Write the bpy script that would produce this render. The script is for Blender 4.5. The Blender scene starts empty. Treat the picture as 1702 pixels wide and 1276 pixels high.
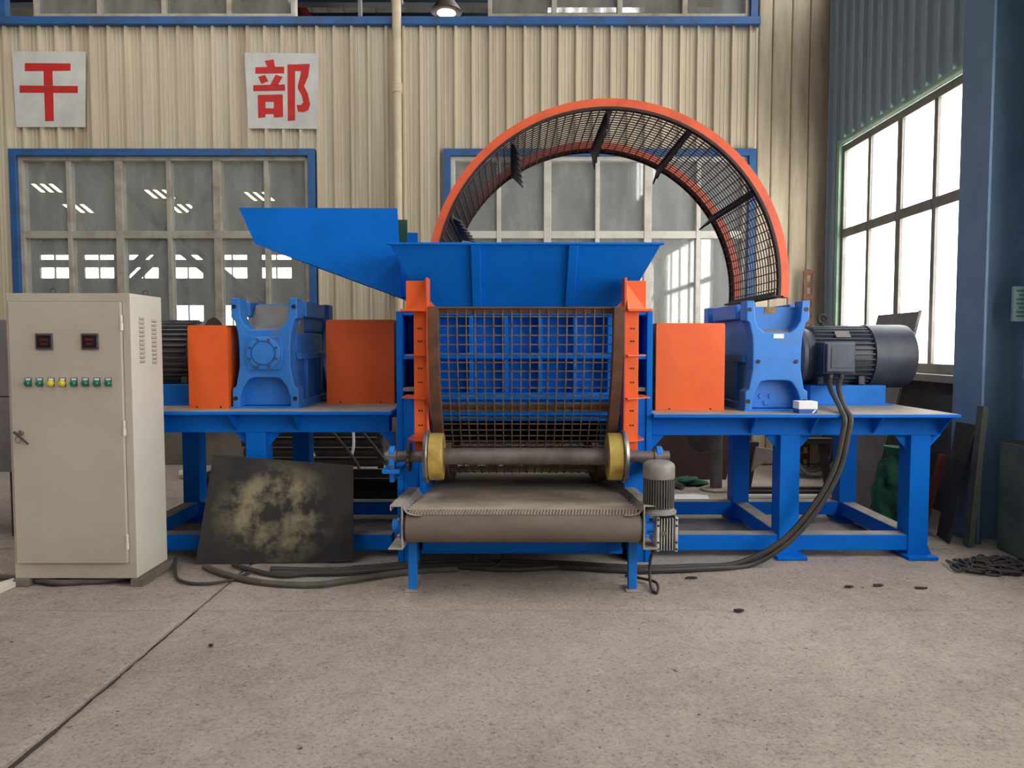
import bpy, bmesh, math, random
from math import radians, sin, cos, pi, atan2, sqrt
from mathutils import Vector, Matrix

random.seed(7)
scene = bpy.context.scene
C = scene.collection

# ------------------------------------------------------------------ camera, sky, light, exposure
F, CX, CY, P, H = 1229.0, 851.0, 638.0, radians(3.0), 1.5      # focal length in pixels, image centre, pitch, eye height
cam_d = bpy.data.cameras.new('camera'); cam = bpy.data.objects.new('camera', cam_d); C.objects.link(cam)
cam_d.sensor_width = 36.0; cam_d.lens = F / 1702.0 * 36.0; cam_d.clip_end = 200
cam.location = (0, 0, H); cam.rotation_euler = (pi / 2 - P, 0, 0)
scene.camera = cam

world = bpy.data.worlds.new('sky'); scene.world = world; world.use_nodes = True
bg = world.node_tree.nodes['Background']
bg.inputs['Color'].default_value = (1.0, 0.992, 0.985, 1); bg.inputs['Strength'].default_value = 4.2
vs = scene.view_settings
vs.view_transform = 'Standard'; vs.look = 'None'; vs.gamma = 1.0; vs.use_curve_mapping = False
vs.exposure = 1.75

def portal(name, loc, rot, sx, sy):
    """daylight portal: marks a window, skylight or door opening so that the sky is sampled through it"""
    d = bpy.data.lights.new(name, 'AREA'); d.shape = 'RECTANGLE'; d.size = sx; d.size_y = sy
    d.cycles.is_portal = True
    o = bpy.data.objects.new(name, d); C.objects.link(o); o.location = loc; o.rotation_euler = rot
    return o

# room extents in metres (camera stands at x=0, y=0)
XW, YW, XL, YR, ZC = 3.87, 9.2, -17.0, -15.0, 9.0
SILL, HEAD = 1.24, 3.89
SKY = [(-4.9, -4.1)]            # roof light strips (x range), running along y
BAYS = [(-5.6, -1.6), (-0.6, 4.9)]           # right-wall windows behind and beside the camera
for x0, x1 in SKY:
    portal('daylight_roof', ((x0 + x1) / 2, -3.0, ZC - 0.02), (0, 0, 0), x1 - x0, 22)
for y0, y1 in BAYS + [(6.2, 8.83)]:
    portal('daylight_window', (XW - 0.02, (y0 + y1) / 2, (SILL + HEAD) / 2), (0, radians(90), 0), HEAD - SILL, y1 - y0)
for y0, y1 in BAYS + [(5.6, 8.9)]:
    portal('daylight_clerestory', (XW - 0.02, (y0 + y1) / 2, 6.73), (0, radians(90), 0), 1.74, y1 - y0)
portal('daylight_roof_next_bay', (1.9, 16.0, ZC - 0.02), (0, 0, 0), 2.2, 12)

# ------------------------------------------------------------------ helpers
def zz(py, Y):
    v = (CY - py) / F
    return H + Y * (v * cos(P) - sin(P)) / (cos(P) + v * sin(P))
def xx(px, py, Y):
    return (px - CX) / F * (Y * cos(P) - (zz(py, Y) - H) * sin(P))
def at(px, py, Y): return Vector((xx(px, py, Y), Y, zz(py, Y)))
def fl(px, py, z=0.0):
    v = (CY - py) / F
    Y = (z - H) * (cos(P) + v * sin(P)) / (v * cos(P) - sin(P))
    return at(px, py, Y)

ORG = {}
class MB:
    def __init__(s): s.v = []; s.f = []
    def add(s, vs_, fs):
        o = len(s.v); s.v += [tuple(v) for v in vs_]; s.f += [tuple(i + o for i in f) for f in fs]; return s
    def box(s, x0, x1, y0, y1, z0, z1):
        return s.add([(x0,y0,z0),(x1,y0,z0),(x1,y1,z0),(x0,y1,z0),(x0,y0,z1),(x1,y0,z1),(x1,y1,z1),(x0,y1,z1)],
                     [(0,3,2,1),(4,5,6,7),(0,1,5,4),(1,2,6,5),(2,3,7,6),(3,0,4,7)])
    def prism(s, pts, a0, a1, ax='y'):
        m = {'y': lambda p, a: (p[0], a, p[1]), 'x': lambda p, a: (a, p[0], p[1]), 'z': lambda p, a: (p[0], p[1], a)}[ax]
        n = len(pts)
        return s.add([m(p, a0) for p in pts] + [m(p, a1) for p in pts],
                     [tuple(range(n)), tuple(range(2*n-1, n-1, -1))] + [(i, (i+1) % n, n+(i+1) % n, n+i) for i in range(n)])
    def hexa(s, a, b):                       # two quads joined
        return s.add(list(a) + list(b), [(0,1,2,3),(7,6,5,4)] + [(i,(i+1)%4,4+(i+1)%4,4+i) for i in range(4)])
    def cyl(s, p0, p1, r0, r1=None, n=20):
        r1 = r0 if r1 is None else r1
        p0 = Vector(p0); p1 = Vector(p1); d = (p1-p0).normalized()
        u = d.orthogonal().normalized(); w = d.cross(u)
        vs_ = [p0 + (u*cos(2*pi*i/n) + w*sin(2*pi*i/n))*r0 for i in range(n)] + [p1 + (u*cos(2*pi*i/n) + w*sin(2*pi*i/n))*r1 for i in range(n)]
        return s.add(vs_, [tuple(range(n)), tuple(range(2*n-1, n-1, -1))] + [(i,(i+1)%n,n+(i+1)%n,n+i) for i in range(n)])
    def lathe(s, prof, o, d, n=28):          # prof: (radius, distance along d)
        o = Vector(o); d = Vector(d).normalized(); u = d.orthogonal().normalized(); w = d.cross(u)
        vs_ = []
        for r, t in prof: vs_ += [o + d*t + (u*cos(2*pi*i/n) + w*sin(2*pi*i/n))*r for i in range(n)]
        k = len(prof); fs = []
        for j in range(k-1): fs += [(j*n+i, j*n+(i+1)%n, (j+1)*n+(i+1)%n, (j+1)*n+i) for i in range(n)]
        fs += [tuple(range(n)), tuple(range(k*n-1, (k-1)*n-1, -1))]
        return s.add(vs_, fs)
    def tube(s, pts, r, n=8, sub=6, closed=False):
        pts = [Vector(p) for p in pts]; q = []
        m = len(pts)
        if sub > 1 and m > 2:
            for i in range(m if closed else m-1):
                g = (lambda k: pts[k % m]) if closed else (lambda k: pts[max(0, min(m-1, k))])
                a, b, c, d = g(i-1), g(i), g(i+1), g(i+2)
                for k in range(sub):
                    t = k/sub
                    q.append(0.5*((2*b) + (c-a)*t + (2*a-5*b+4*c-d)*t*t + (3*b-a-3*c+d)*t**3))
            if not closed: q.append(pts[-1])
        else: q = pts
        k = len(q); vs_ = []; prev = None
        for i, p in enumerate(q):
            t = (q[(i+1) % k if closed else min(i+1, k-1)] - q[(i-1) % k if closed else max(i-1, 0)])
            t = t.normalized() if t.length > 1e-9 else Vector((0,0,1))
            u = t.orthogonal() if prev is None else prev - t*prev.dot(t)
            u = u.normalized() if u.length > 1e-6 else t.orthogonal().normalized()
            prev = u; w = t.cross(u)
            vs_ += [p + (u*cos(2*pi*j/n) + w*sin(2*pi*j/n))*r for j in range(n)]
        fs = []
        for i in range(k if closed else k-1):
            i2 = (i+1) % k
            fs += [(i*n+j, i*n+(j+1)%n, i2*n+(j+1)%n, i2*n+j) for j in range(n)]
        if not closed: fs += [tuple(range(n)), tuple(range(k*n-1, (k-1)*n-1, -1))]
        return s.add(vs_, fs)
    def arc(s, r0, r1, a0, a1, x0, x1, n=40):      # ring section about the x axis, rectangular profile, degrees
        vs_ = []
        for i in range(n+1):
            a = radians(a0 + (a1-a0)*i/n)
            for x, r in ((x0,r0),(x1,r0),(x1,r1),(x0,r1)): vs_.append((x, r*cos(a), r*sin(a)))
        fs = []
        for i in range(n): fs += [(4*i+j, 4*i+(j+1)%4, 4*i+4+(j+1)%4, 4*i+4+j) for j in range(4)]
        return s.add(vs_, fs + [(0,1,2,3), (4*n+3,4*n+2,4*n+1,4*n)])
    def xform(s, M):
        s.v = [tuple(M @ Vector(v)) for v in s.v]; return s
    def mesh(s, name, mt, smooth=False, off=(0,0,0)):
        me = bpy.data.meshes.new(name)
        me.from_pydata([(v[0]-off[0], v[1]-off[1], v[2]-off[2]) for v in s.v], [], s.f)
        b = bmesh.new(); b.from_mesh(me); bmesh.ops.recalc_face_normals(b, faces=b.faces); b.to_mesh(me); b.free()
        me.materials.append(MT[mt])
        if smooth:
            me.shade_smooth()
            try: me.set_sharp_from_angle(angle=radians(35))
            except Exception: pass
        return me
    def build(s, name, mt, parent=None, bev=0, smooth=False):
        if parent is None:
            xs = [v[0] for v in s.v]; ys = [v[1] for v in s.v]; zs = [v[2] for v in s.v]
            org = Vector(((min(xs)+max(xs))/2, (min(ys)+max(ys))/2, min(zs)))
        else: org = ORG[parent.name]
        o = bpy.data.objects.new(name, s.mesh(name, mt, smooth, org)); C.objects.link(o)
        if parent is None: o.location = org
        else: o.parent = parent
        ORG[o.name] = org
        if bev:
            m = o.modifiers.new('bevel', 'BEVEL'); m.width = bev; m.segments = 2; m.limit_method = 'ANGLE'; m.angle_limit = radians(40)
        return o

def tag(o, label=None, cat=None, group=None, kind=None):
    if label: o['label'] = label
    if cat: o['category'] = cat
    if group: o['group'] = group
    if kind: o['kind'] = kind
    return o
def thing(name, label, cat, loc, group=None):
    o = bpy.data.objects.new(name, None); C.objects.link(o); o.location = loc; o.empty_display_size = .1
    ORG[o.name] = Vector(loc); return tag(o, label, cat, group)
def inst(name, me, parent, loc=(0,0,0), rot=(0,0,0)):
    o = bpy.data.objects.new(name, me); C.objects.link(o); o.parent = parent; o.location = loc; o.rotation_euler = rot
    ORG[o.name] = ORG[parent.name]; return o
def B(name, mt, parent, *b, bev=0):
    return MB().box(*b).build(name, mt, parent, bev)

# ------------------------------------------------------------------ materials
MT = {}
def lin(c): return tuple(((v/255)/12.92 if v/255 <= .04045 else ((v/255+.055)/1.055)**2.4) for v in c) + (1,)
def mat(name, c, rough=.5, metal=0., c2=None, sc=6., lo=.4, hi=.65, bump=0., bsc=60., stretch=(1,1,1), spec=.5, c3=None, sc3=2., lo3=.55, hi3=.7, det=6, bdist=.02):
    m = bpy.data.materials.new(name); m.use_nodes = True; nt = m.node_tree; N = nt.nodes; L = nt.links
    b = N['Principled BSDF']; b.inputs['Base Color'].default_value = lin(c); b.inputs['Roughness'].default_value = rough
    b.inputs['Metallic'].default_value = metal; b.inputs['Specular IOR Level'].default_value = spec
    if c2 or bump:
        tc = N.new('ShaderNodeTexCoord'); mp = N.new('ShaderNodeMapping'); mp.inputs['Scale'].default_value = stretch
        L.new(tc.outputs['Object'], mp.inputs['Vector'])
    def layer(prev, col, s, l, h):
        n = N.new('ShaderNodeTexNoise'); n.inputs['Scale'].default_value = s; n.inputs['Detail'].default_value = det; n.inputs['Roughness'].default_value = .65
        L.new(mp.outputs['Vector'], n.inputs['Vector'])
        r = N.new('ShaderNodeMapRange'); r.inputs['From Min'].default_value = l; r.inputs['From Max'].default_value = h
        L.new(n.outputs['Fac'], r.inputs['Value'])
        x = N.new('ShaderNodeMix'); x.data_type = 'RGBA'; L.new(r.outputs['Result'], x.inputs['Factor'])
        if prev is None: x.inputs['A'].default_value = lin(c)
        else: L.new(prev, x.inputs['A'])
        x.inputs['B'].default_value = lin(col); return x.outputs['Result']
    out = None
    if c2: out = layer(None, c2, sc, lo, hi)
    if c3: out = layer(out, c3, sc3, lo3, hi3)
    if out is not None: L.new(out, b.inputs['Base Color'])
    if bump:
        n = N.new('ShaderNodeTexNoise'); n.inputs['Scale'].default_value = bsc; n.inputs['Detail'].default_value = 8; n.inputs['Roughness'].default_value = .7
        L.new(mp.outputs['Vector'], n.inputs['Vector'])
        bp = N.new('ShaderNodeBump'); bp.inputs['Strength'].default_value = bump; bp.inputs['Distance'].default_value = bdist
        L.new(n.outputs['Fac'], bp.inputs['Height']); L.new(bp.outputs['Normal'], b.inputs['Normal'])
    MT[name] = m; return m
def glass(name, dust, dcol, refl=.12):
    m = bpy.data.materials.new(name); m.use_nodes = True; nt = m.node_tree; N = nt.nodes; L = nt.links
    N.remove(N['Principled BSDF']); out = N['Material Output']
    t = N.new('ShaderNodeBsdfTransparent'); t.inputs['Color'].default_value = (.86,.86,.85,1)
    d = N.new('ShaderNodeBsdfDiffuse'); d.inputs['Color'].default_value = lin(dcol)
    g = N.new('ShaderNodeBsdfGlossy'); g.inputs['Roughness'].default_value = .03
    tc = N.new('ShaderNodeTexCoord'); mp = N.new('ShaderNodeMapping'); mp.inputs['Scale'].default_value = (3,3,.7); L.new(tc.outputs['Object'], mp.inputs['Vector'])
    n = N.new('ShaderNodeTexNoise'); n.inputs['Scale'].default_value = 2.2; n.inputs['Detail'].default_value = 7; L.new(mp.outputs['Vector'], n.inputs['Vector'])
    r = N.new('ShaderNodeMapRange'); r.inputs['From Min'].default_value = .3; r.inputs['From Max'].default_value = .7
    r.inputs['To Min'].default_value = dust*.65; r.inputs['To Max'].default_value = min(1, dust*1.35); L.new(n.outputs['Fac'], r.inputs['Value'])
    m1 = N.new('ShaderNodeMixShader'); L.new(r.outputs['Result'], m1.inputs['Fac']); L.new(t.outputs[0], m1.inputs[1]); L.new(d.outputs[0], m1.inputs[2])
    m2 = N.new('ShaderNodeMixShader'); m2.inputs['Fac'].default_value = refl; L.new(m1.outputs[0], m2.inputs[1]); L.new(g.outputs[0], m2.inputs[2])
    L.new(m2.outputs[0], out.inputs['Surface']); MT[name] = m
def emit(name, c, s):
    m = bpy.data.materials.new(name); m.use_nodes = True; b = m.node_tree.nodes['Principled BSDF']
    b.inputs['Base Color'].default_value = lin(c); b.inputs['Emission Color'].default_value = lin(c); b.inputs['Emission Strength'].default_value = s; MT[name] = m

mat('clad', (206,193,168), .5, 0, (180,164,138), 3.0, .40, .75, stretch=(2.2,1,.12), c3=(138,116,90), sc3=1.2, lo3=.52, hi3=.9)
mat('clad_stain', (190,176,150), .65, 0, (150,134,110), 3., .38, .72, stretch=(2,1,.25), c3=(116,100,82), sc3=2.4, lo3=.56, hi3=.85)
mat('clad_glare', (150,166,176), .6, 0, (136,154,166), 2., .4, .7, stretch=(1,2,.2))  # veiling glare of the window put into the colour, paler and bluer
mat('plaster', (112,102,94), .9, 0, (84,76,70), 2.4, .4, .65, bump=.2, bsc=18)
mat('plaster_dark', (74,72,74), .9, 0, (56,54,56), 2.4, .4, .65, bump=.2, bsc=18)
mat('paint_trim', (40,92,150), .55, 0, (52,72,100), 5, .45, .72)
mat('alu_pale', (208,203,190), .45, .1, (184,176,160), 4, .45, .7)
mat('trim_green', (142,172,146), .55, 0, (110,140,120), 4, .45, .7)
mat('alu', (176,170,156), .45, .1, (140,128,110), 4, .45, .7)
mat('alu_dark', (120,116,110), .5, .1, (96,90,84), 4, .45, .7)
def concrete():
    m = bpy.data.materials.new('concrete'); m.use_nodes = True; nt = m.node_tree; N = nt.nodes; L = nt.links; b = N['Principled BSDF']; b.inputs['Roughness'].default_value = .9; b.inputs['Specular IOR Level'].default_value = .3
    tc = N.new('ShaderNodeTexCoord')
    def noise(sc, det, rough):
        n = N.new('ShaderNodeTexNoise'); n.inputs['Scale'].default_value = sc; n.inputs['Detail'].default_value = det; n.inputs['Roughness'].default_value = rough; L.new(tc.outputs['Object'], n.inputs['Vector']); return n.outputs['Fac']
    def mix(prev, col, fac, lo, hi, amt=1.):
        r = N.new('ShaderNodeMapRange'); r.inputs['From Min'].default_value = lo; r.inputs['From Max'].default_value = hi; r.inputs['To Max'].default_value = amt; L.new(fac, r.inputs['Value'])
        x = N.new('ShaderNodeMix'); x.data_type = 'RGBA'; L.new(r.outputs['Result'], x.inputs['Factor'])
        if isinstance(prev, tuple): x.inputs['A'].default_value = lin(prev)
        else: L.new(prev, x.inputs['A'])
        x.inputs['B'].default_value = lin(col); return x.outputs['Result']
    c = mix((216,199,184), (182,165,151), noise(.8, 10, .6), .40, .72)
    mid = noise(9, 12, .80)
    c = mix(c, (228,213,200), mid, .52, .68, .7); c = mix(c, (144,128,117), mid, .46, .28, .8)
    grain = noise(62, 5, .75); c = mix(c, (112,98,89), grain, .46, .30, .85); c = mix(c, (232,218,205), grain, .54, .70, .85)
    pit = noise(24, 4, .6); c = mix(c, (88,76,69), pit, .66, .72, .85)
    L.new(c, b.inputs['Base Color'])
    bp = N.new('ShaderNodeBump'); bp.inputs['Strength'].default_value = 1.0; bp.inputs['Distance'].default_value = .05; L.new(mid, bp.inputs['Height'])
    b2 = N.new('ShaderNodeBump'); b2.inputs['Strength'].default_value = .5; b2.inputs['Distance'].default_value = .01; b2.invert = True; L.new(pit, b2.inputs['Height']); L.new(bp.outputs['Normal'], b2.inputs['Normal'])
    L.new(b2.outputs['Normal'], b.inputs['Normal']); MT['concrete'] = m
concrete()
mat('joint', (62,56,52), .95)
mat('roof', (120,120,112), .8, 0, (94,92,88), 3, .4, .6)
mat('roof_steel', (34,54,74), .6)
mat('crane_red', (150,52,44), .55, 0, (120,40,36), 4, .4, .6)
mat('pvc', (204,190,160), .5, 0, (182,166,136), 3, .4, .7)
mat('paper', (206,206,200), .8, 0, (188,188,182), 2.5, .4, .65)
mat('red_ink', (196,36,30), .7, 0, (178,34,28), 6, .45, .65)
mat('blue', (0,108,208), .5, 0, (0,98,194), 3, .4, .7, spec=.15)
mat('blue_light', (20,122,214), .5, 0, (14,108,196), 4, .4, .7, spec=.3)
mat('blue_gear', (44,124,208), .5, 0, (38,110,188), 5, .4, .7, c3=(96,108,116), sc3=3, lo3=.6, hi3=.8)
mat('dust_blue', (132,128,122), .9, 0, (102,110,124), 4, .45, .65)
mat('orange', (236,98,34), .45, 0, (226,90,30), 3, .4, .7)
mat('orange_old', (214,90,50), .5, 0, (184,74,44), 5, .5, .75, c3=(120,92,84), sc3=7, lo3=.66, hi3=.76)
mat('rust', (112,72,52), .75, .2, (78,58,46), 9, .4, .65, c3=(92,86,68), sc3=3, lo3=.5, hi3=.7)
mat('wire_rust', (124,106,84), .6, .3, (84,70,56), 20, .4, .65)
mat('wire_dark', (44,36,36), .6, .3, (62,46,44), 9, .45, .65)
mat('steel', (150,146,142), .4, .7, (110,102,98), 8, .4, .65)
mat('steel_dull', (120,112,106), .5, .5, (92,84,80), 6, .4, .65)
mat('steel_dusty', (172,160,146), .7, .1, (140,128,116), 5, .4, .7)
mat('brass', (214,188,104), .38, .6, (176,146,70), 7, .4, .65)
mat('belt', (172,156,138), .9, 0, (138,122,106), 3, .4, .68, bump=.15, bsc=30)
mat('belt_side', (116,104,92), .85, 0, (98,86,76), 4, .4, .68, stretch=(.3,1,1))
mat('motor_dark', (74,80,90), .5, .1, (62,67,76), 5, .4, .6)
mat('motor_grey', (104,104,102), .5, .2, (84,82,80), 6, .4, .65)
mat('motor_top', (140,136,130), .6, .1, (112,108,102), 6, .4, .65)
mat('cast_alu', (206,204,200), .4, .25, (160,156,152), 10, .4, .65)
mat('cabinet', (186,176,160), .5, 0, (172,162,146), 1.6, .4, .7)
mat('cabinet_lit', (214,208,192), .5, 0, (204,198,182), 1.6, .4, .7)  # same paint as the front, lightened to carry the window light
mat('cabinet_base', (120,112,98), .8, 0, (96,88,76), 6, .4, .65)
mat('black', (22,22,24), .5)
mat('skirt_steel', (164,160,156), .5, .3, (132,126,120), 5, .4, .7)
mat('rubber', (52,49,47), .65, 0, (66,61,57), 5, .4, .65)
mat('rubber_grey', (92,86,80), .75, 0, (74,68,64), 5, .4, .65)
mat('hose_grey', (122,118,110), .7, 0, (98,94,88), 6, .4, .65)
mat('bezel', (70,74,82), .45)
mat('screen', (40,26,28), .25)
mat('digit', (80,36,38), .4)
mat('lamp_green', (20,110,84), .25); mat('lamp_yellow', (206,190,40), .25); mat('white', (228,228,226), .6)
mat('blue_print', (40,84,160), .6)
mat('plate_black', (58,55,52), .6, .15, (44,44,45), 3, .4, .6, c3=(150,140,112), sc3=4.2, lo3=.58, hi3=.70, bump=.12, bsc=25, det=9)
mat('board_grey', (126,120,120), .7, 0, (106,100,102), 3, .4, .65)
mat('net_green', (40,98,74), .9, 0, (26,64,50), 9, .4, .65, bump=.6, bsc=30)
mat('bag_green', (60,122,84), .85, 0, (34,82,58), 6, .4, .65, bump=.4, bsc=22)
mat('block', (84,98,92), .85, 0, (66,78,76), 4, .4, .65)
mat('brown_paint', (74,48,42), .7, 0, (58,40,36), 4, .4, .65)
mat('dark_iron', (48,46,46), .7, .2, (62,56,52), 6, .4, .65)
mat('pale_pipe', (206,198,180), .7); mat('wood', (78,84,72), .8, 0, (62,68,60), 6)
mat('sign_green', (140,178,176), .7); mat('sign_ink', (74,112,116), .7)
mat('red_dull', (130,56,48), .7); mat('green_plate', (24,82,66), .6)
mat('label_old', (170,140,90), .8, 0, (120,90,60), 30, .4, .6)
mat('lead_grey', (70,72,72), .5)
glass('pane_hall', .36, (186,190,186), .10)
glass('pane_clear', .06, (210,215,210), .06)
glass('pane_upper', .72, (132,130,122), .10)
emit('tube_light', (255,236,196), 5.0)
emit('bulb', (255,240,210), 3.0)

# ------------------------------------------------------------------ the hall
def struct(o): o['kind'] = 'structure'; return o
fb = MB().box(XL, XW+.6, YR, 26, -.3, -.022).build('floor', 'joint'); struct(fb)
gx, gy = .008, .003
from mathutils import noise as mn
def worn_slab(x0, x1, y0, y1, cell, jag=0):
    """slab whose top is a worn, slightly pitted grid (never above z = 0)"""
    nx = max(1, int((x1-x0)/cell)); ny = max(1, int((y1-y0)/cell)); vs_ = []; fs = []
    for j in range(ny+1):
        for i in range(nx+1):
            x = x0 + (x1-x0)*i/nx; y = y0 + (y1-y0)*j/ny
            n = mn.fractal(Vector((x*4.5, y*4.5, 1.7)), .9, 2.1, 5)
            e = min(i, nx-i, j, ny-j)
            if jag and (i if jag > 0 else nx-i) < 3:      # broken slab edge along the joint, wider towards the front
                w = max(0, (3.6-y))*.018 + .006
                x += jag*(w*(.55 + .9*mn.noise(Vector((jag*3.1, y*2.3, .4)))) + .008*mn.noise(Vector((jag, y*17, 2)))) * (1 - (i if jag > 0 else nx-i)/3)
            vs_.append((x, y, min(0, -.003 + .0055*n) - (.006 if e == 0 else 0)))
    fs = [(j*(nx+1)+i, j*(nx+1)+i+1, (j+1)*(nx+1)+i+1, (j+1)*(nx+1)+i) for j in range(ny) for i in range(nx)]
    k = len(vs_); c = [0, nx, (ny+1)*(nx+1)-1, ny*(nx+1)]
    vs_ += [(x0,y0,-.3), (x1,y0,-.3), (x1,y1,-.3), (x0,y1,-.3)]
    rows = [[i for i in range(nx+1)], [j*(nx+1)+nx for j in range(ny+1)], [ny*(nx+1)+i for i in range(nx, -1, -1)], [j*(nx+1) for j in range(ny, -1, -1)]]
    for q, row in enumerate(rows): fs.append(tuple(row) + (k+(q+1) % 4, k+q))
    MB().add(vs_, fs).build('floor_slab', 'concrete', fb, smooth=True)
worn_slab(-4.2, -1.80-gx, 1.9, 4.14-gy, .022, -1); worn_slab(-1.80+gx, XW+.6, 1.9, 4.14-gy, .022, 1)
worn_slab(-4.2, -1.80-gx, 4.14+gy, 5.4, .03); worn_slab(-1.80+gx, XW+.6, 4.14+gy, 5.4, .03)
for x0, x1, y0, y1 in [(XL,XW+.6,YR,1.9), (XL,-4.2,1.9,5.4), (XL,-1.80-gx,5.4,YW), (-1.80+gx,XW+.6,5.4,YW), (XL,XW+.6,YW,26)]:
    B('floor_slab', 'concrete', fb, x0, x1, y0, y1, -.3, -.001)

# back wall: x of the openings read at the wall plane
def wx(px, py=330): return xx(px, py, YW)
W1 = (wx(22), wx(526)); W2 = (wx(738), wx(1253)); ZT0, ZT1 = zz(45, YW), zz(32, YW)
UP = 6.75
XE = wx(1256)          # where ribbed sheets stop
XCOR = XW
wb = MB()
wb.box(XL, XW+.2, YW+.02, YW+.22, 0, SILL)
wb.box(XL, W1[0], YW+.02, YW+.12, SILL, HEAD).box(W1[1], W2[0], YW+.02, YW+.12, SILL, HEAD).box(W2[1], XW+.2, YW+.02, YW+.12, SILL, HEAD)
wb.box(XL, XW+.2, YW+.02, YW+.12, HEAD, ZT0)
wb.box(XL, XW+.2, YW+.02, YW+.12, UP, ZC).box(XE, XW+.2, YW+.02, YW+.12, ZT0, UP).box(XL, wx(-200), YW+.02, YW+.12, ZT0, UP)
wall_back = struct(wb.build('wall_back', 'plaster'))

PITCH = .2105; X0 = xx(8.6, 43, YW)
def profile(a, b, ph, pitch=PITCH):
    """cladding cross section from a to b: rib height out of the wall"""
    pts = []
    k = math.floor((a - ph)/pitch) - 1
    while ph + k*pitch < b + pitch:
        c = ph + k*pitch
        for dx, h in ((-.020,0), (-.013,.042), (.013,.042), (.020,0), (.065,0), (.072,.005), (.079,.005), (.086,0), (.112,0), (.119,.005), (.126,.005), (.133,0)):
            pts.append((c+dx, h))
        k += 1
    def hh(x):
        for (p, h), (q, g) in zip(pts, pts[1:]):
            if p <= x <= q: return h + (g-h)*(x-p)/max(q-p, 1e-9)
        return 0
    return [(a, hh(a))] + [p for p in pts if a < p[0] < b] + [(b, hh(b))]
def sheet(a, b, z0, z1, parent, mt, wall='back', ph=X0):
    pr = profile(a, b, ph); n = len(pr); vs_ = []
    for z in (z0, z1):
        for x, h in pr: vs_.append((x, YW-h, z) if wall == 'back' else (XW-h, x, z))
    for z in (z0, z1):
        for x, h in ((b, -.018), (a, -.018)): vs_.append((x, YW-h, z) if wall == 'back' else (XW-h, x, z))
    fs = [(i, i+1, n+i+1, n+i) for i in range(n-1)]
    MB().add(vs_, fs + [(n-1, 2*n, 2*n+2, 2*n-1), (2*n+1, 0, n, 2*n+3), (2*n, 2*n+1, 2*n+3, 2*n+2)]).build('cladding_sheet', mt, parent)
def clad_span(x0, x1, z0, z1, parent, mt, wall='back', ph=X0):
    w = 4*PITCH; k = math.floor((x0 - ph - .03)/w)
    while True:
        a = ph + .03 + k*w; b = a + w
        if a >= x1: break
        a2, b2 = max(a, x0), min(b, x1)
        if b2 - a2 > .02: sheet(a2 + .0008, b2 - .0008, z0, z1, parent, mt, wall, ph)
        k += 1
XS = wx(-260)
clad_span(XS, XE, HEAD, ZT0, wall_back, 'clad')
for a, b in ((XS, W1[0]), (W1[1], W2[0])): clad_span(a, b, SILL, HEAD, wall_back, 'clad')
edges = [wx(1256), wx(1279), wx(1311), wx(1341), XW]
for a, b in zip(edges, edges[1:]):
    MB().prism([(a+.004, YW+.02), (a+.004, YW-.004), (a+.016, YW-.014), (b-.016, YW-.014), (b-.004, YW-.004), (b-.004, YW+.02)], .02, ZC, 'z').build('wall_board', 'clad_stain', wall_back)

t = struct(MB().box(XS, XE, YW-.09, YW+.12, ZT0, ZT1).build('trim_1', 'paint_trim', bev=.006))

def hall_window(name, x0, x1, z0, z1, cols, rows, y=YW, glassm='pane_hall', blue=(1,1,1), fm='alu'):
    """window in the back wall; cols: x of mullions with half widths; rows: transoms"""
    r = thing(name, None, None, ((x0+x1)/2, y, z0)); struct(r)
    t_ = .085
    if blue[0]: B('trim', 'paint_trim', r, x0, x0+t_, y-.07, y+.14, z0, z1, bev=.004)
    if blue[1]: B('trim', 'paint_trim', r, x1-t_, x1, y-.07, y+.14, z0, z1, bev=.004)
    if blue[2]: B('trim', 'paint_trim', r, x0+t_*blue[0], x1-t_*blue[1], y-.07, y+.14, z1-t_, z1, bev=.004)
    a, b, zt = x0 + t_*blue[0], x1 - t_*blue[1], z1 - t_*blue[2]
    B('frame_stile', fm, r, a, a+.05, y-.02, y+.1, z0, zt, bev=.004); B('frame_stile', fm, r, b-.05, b, y-.02, y+.1, z0, zt, bev=.004)
    B('frame_rail', fm, r, a+.05, b-.05, y-.02, y+.1, zt-.05, zt, bev=.004); B('frame_rail', fm, r, a+.05, b-.05, y-.02, y+.1, z0, z0+.06, bev=.004)
    xs = [a+.05] + [v for c, hw in cols for v in (c-hw, c+hw)] + [b-.05]
    zs = [z0+.06] + [v for c, hw in rows for v in (c-hw, c+hw)] + [zt-.05]
    for c, hw in cols: B('mullion', fm, r, c-hw, c+hw, y-.015, y+.09, z0+.06, zt-.05, bev=.004)
    for c, hw in rows:
        for i in range(0, len(xs), 2): B('transom', fm, r, xs[i], xs[i+1], y-.01, y+.085, c-hw, c+hw, bev=.004)
    for i in range(0, len(xs), 2):
        for j in range(0, len(zs), 2):
            B('pane', glassm, r, xs[i], xs[i+1], y+.035, y+.041, zs[j], zs[j+1])
    return r
ZTR = zz(390, YW)
hall_window('window_1', W1[0], W1[1], SILL, HEAD, [(wx(115),.026), (wx(198),.045), (wx(281),.026), (wx(361),.045), (wx(443),.026)], [(ZTR,.045)])
hall_window('window_2', W2[0], W2[1], SILL, HEAD, [(wx(829),.026), (wx(910),.045), (wx(993),.026), (wx(1077),.045), (wx(1161),.026)], [(ZTR,.045)], fm='alu_pale')
ux = lambda px: xx(px, 15, YW)
hall_window('window_3', ux(57), ux(491), ZT1, UP, [(ux(166),.03), (ux(273),.03), (ux(381),.03)], [], glassm='pane_upper', blue=(0,0,0))
hall_window('window_4', ux(811), ux(1257), ZT1, UP, [(ux(921),.03), (ux(1030),.03), (ux(1138),.03)], [], glassm='pane_upper', blue=(0,1,0))
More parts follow.
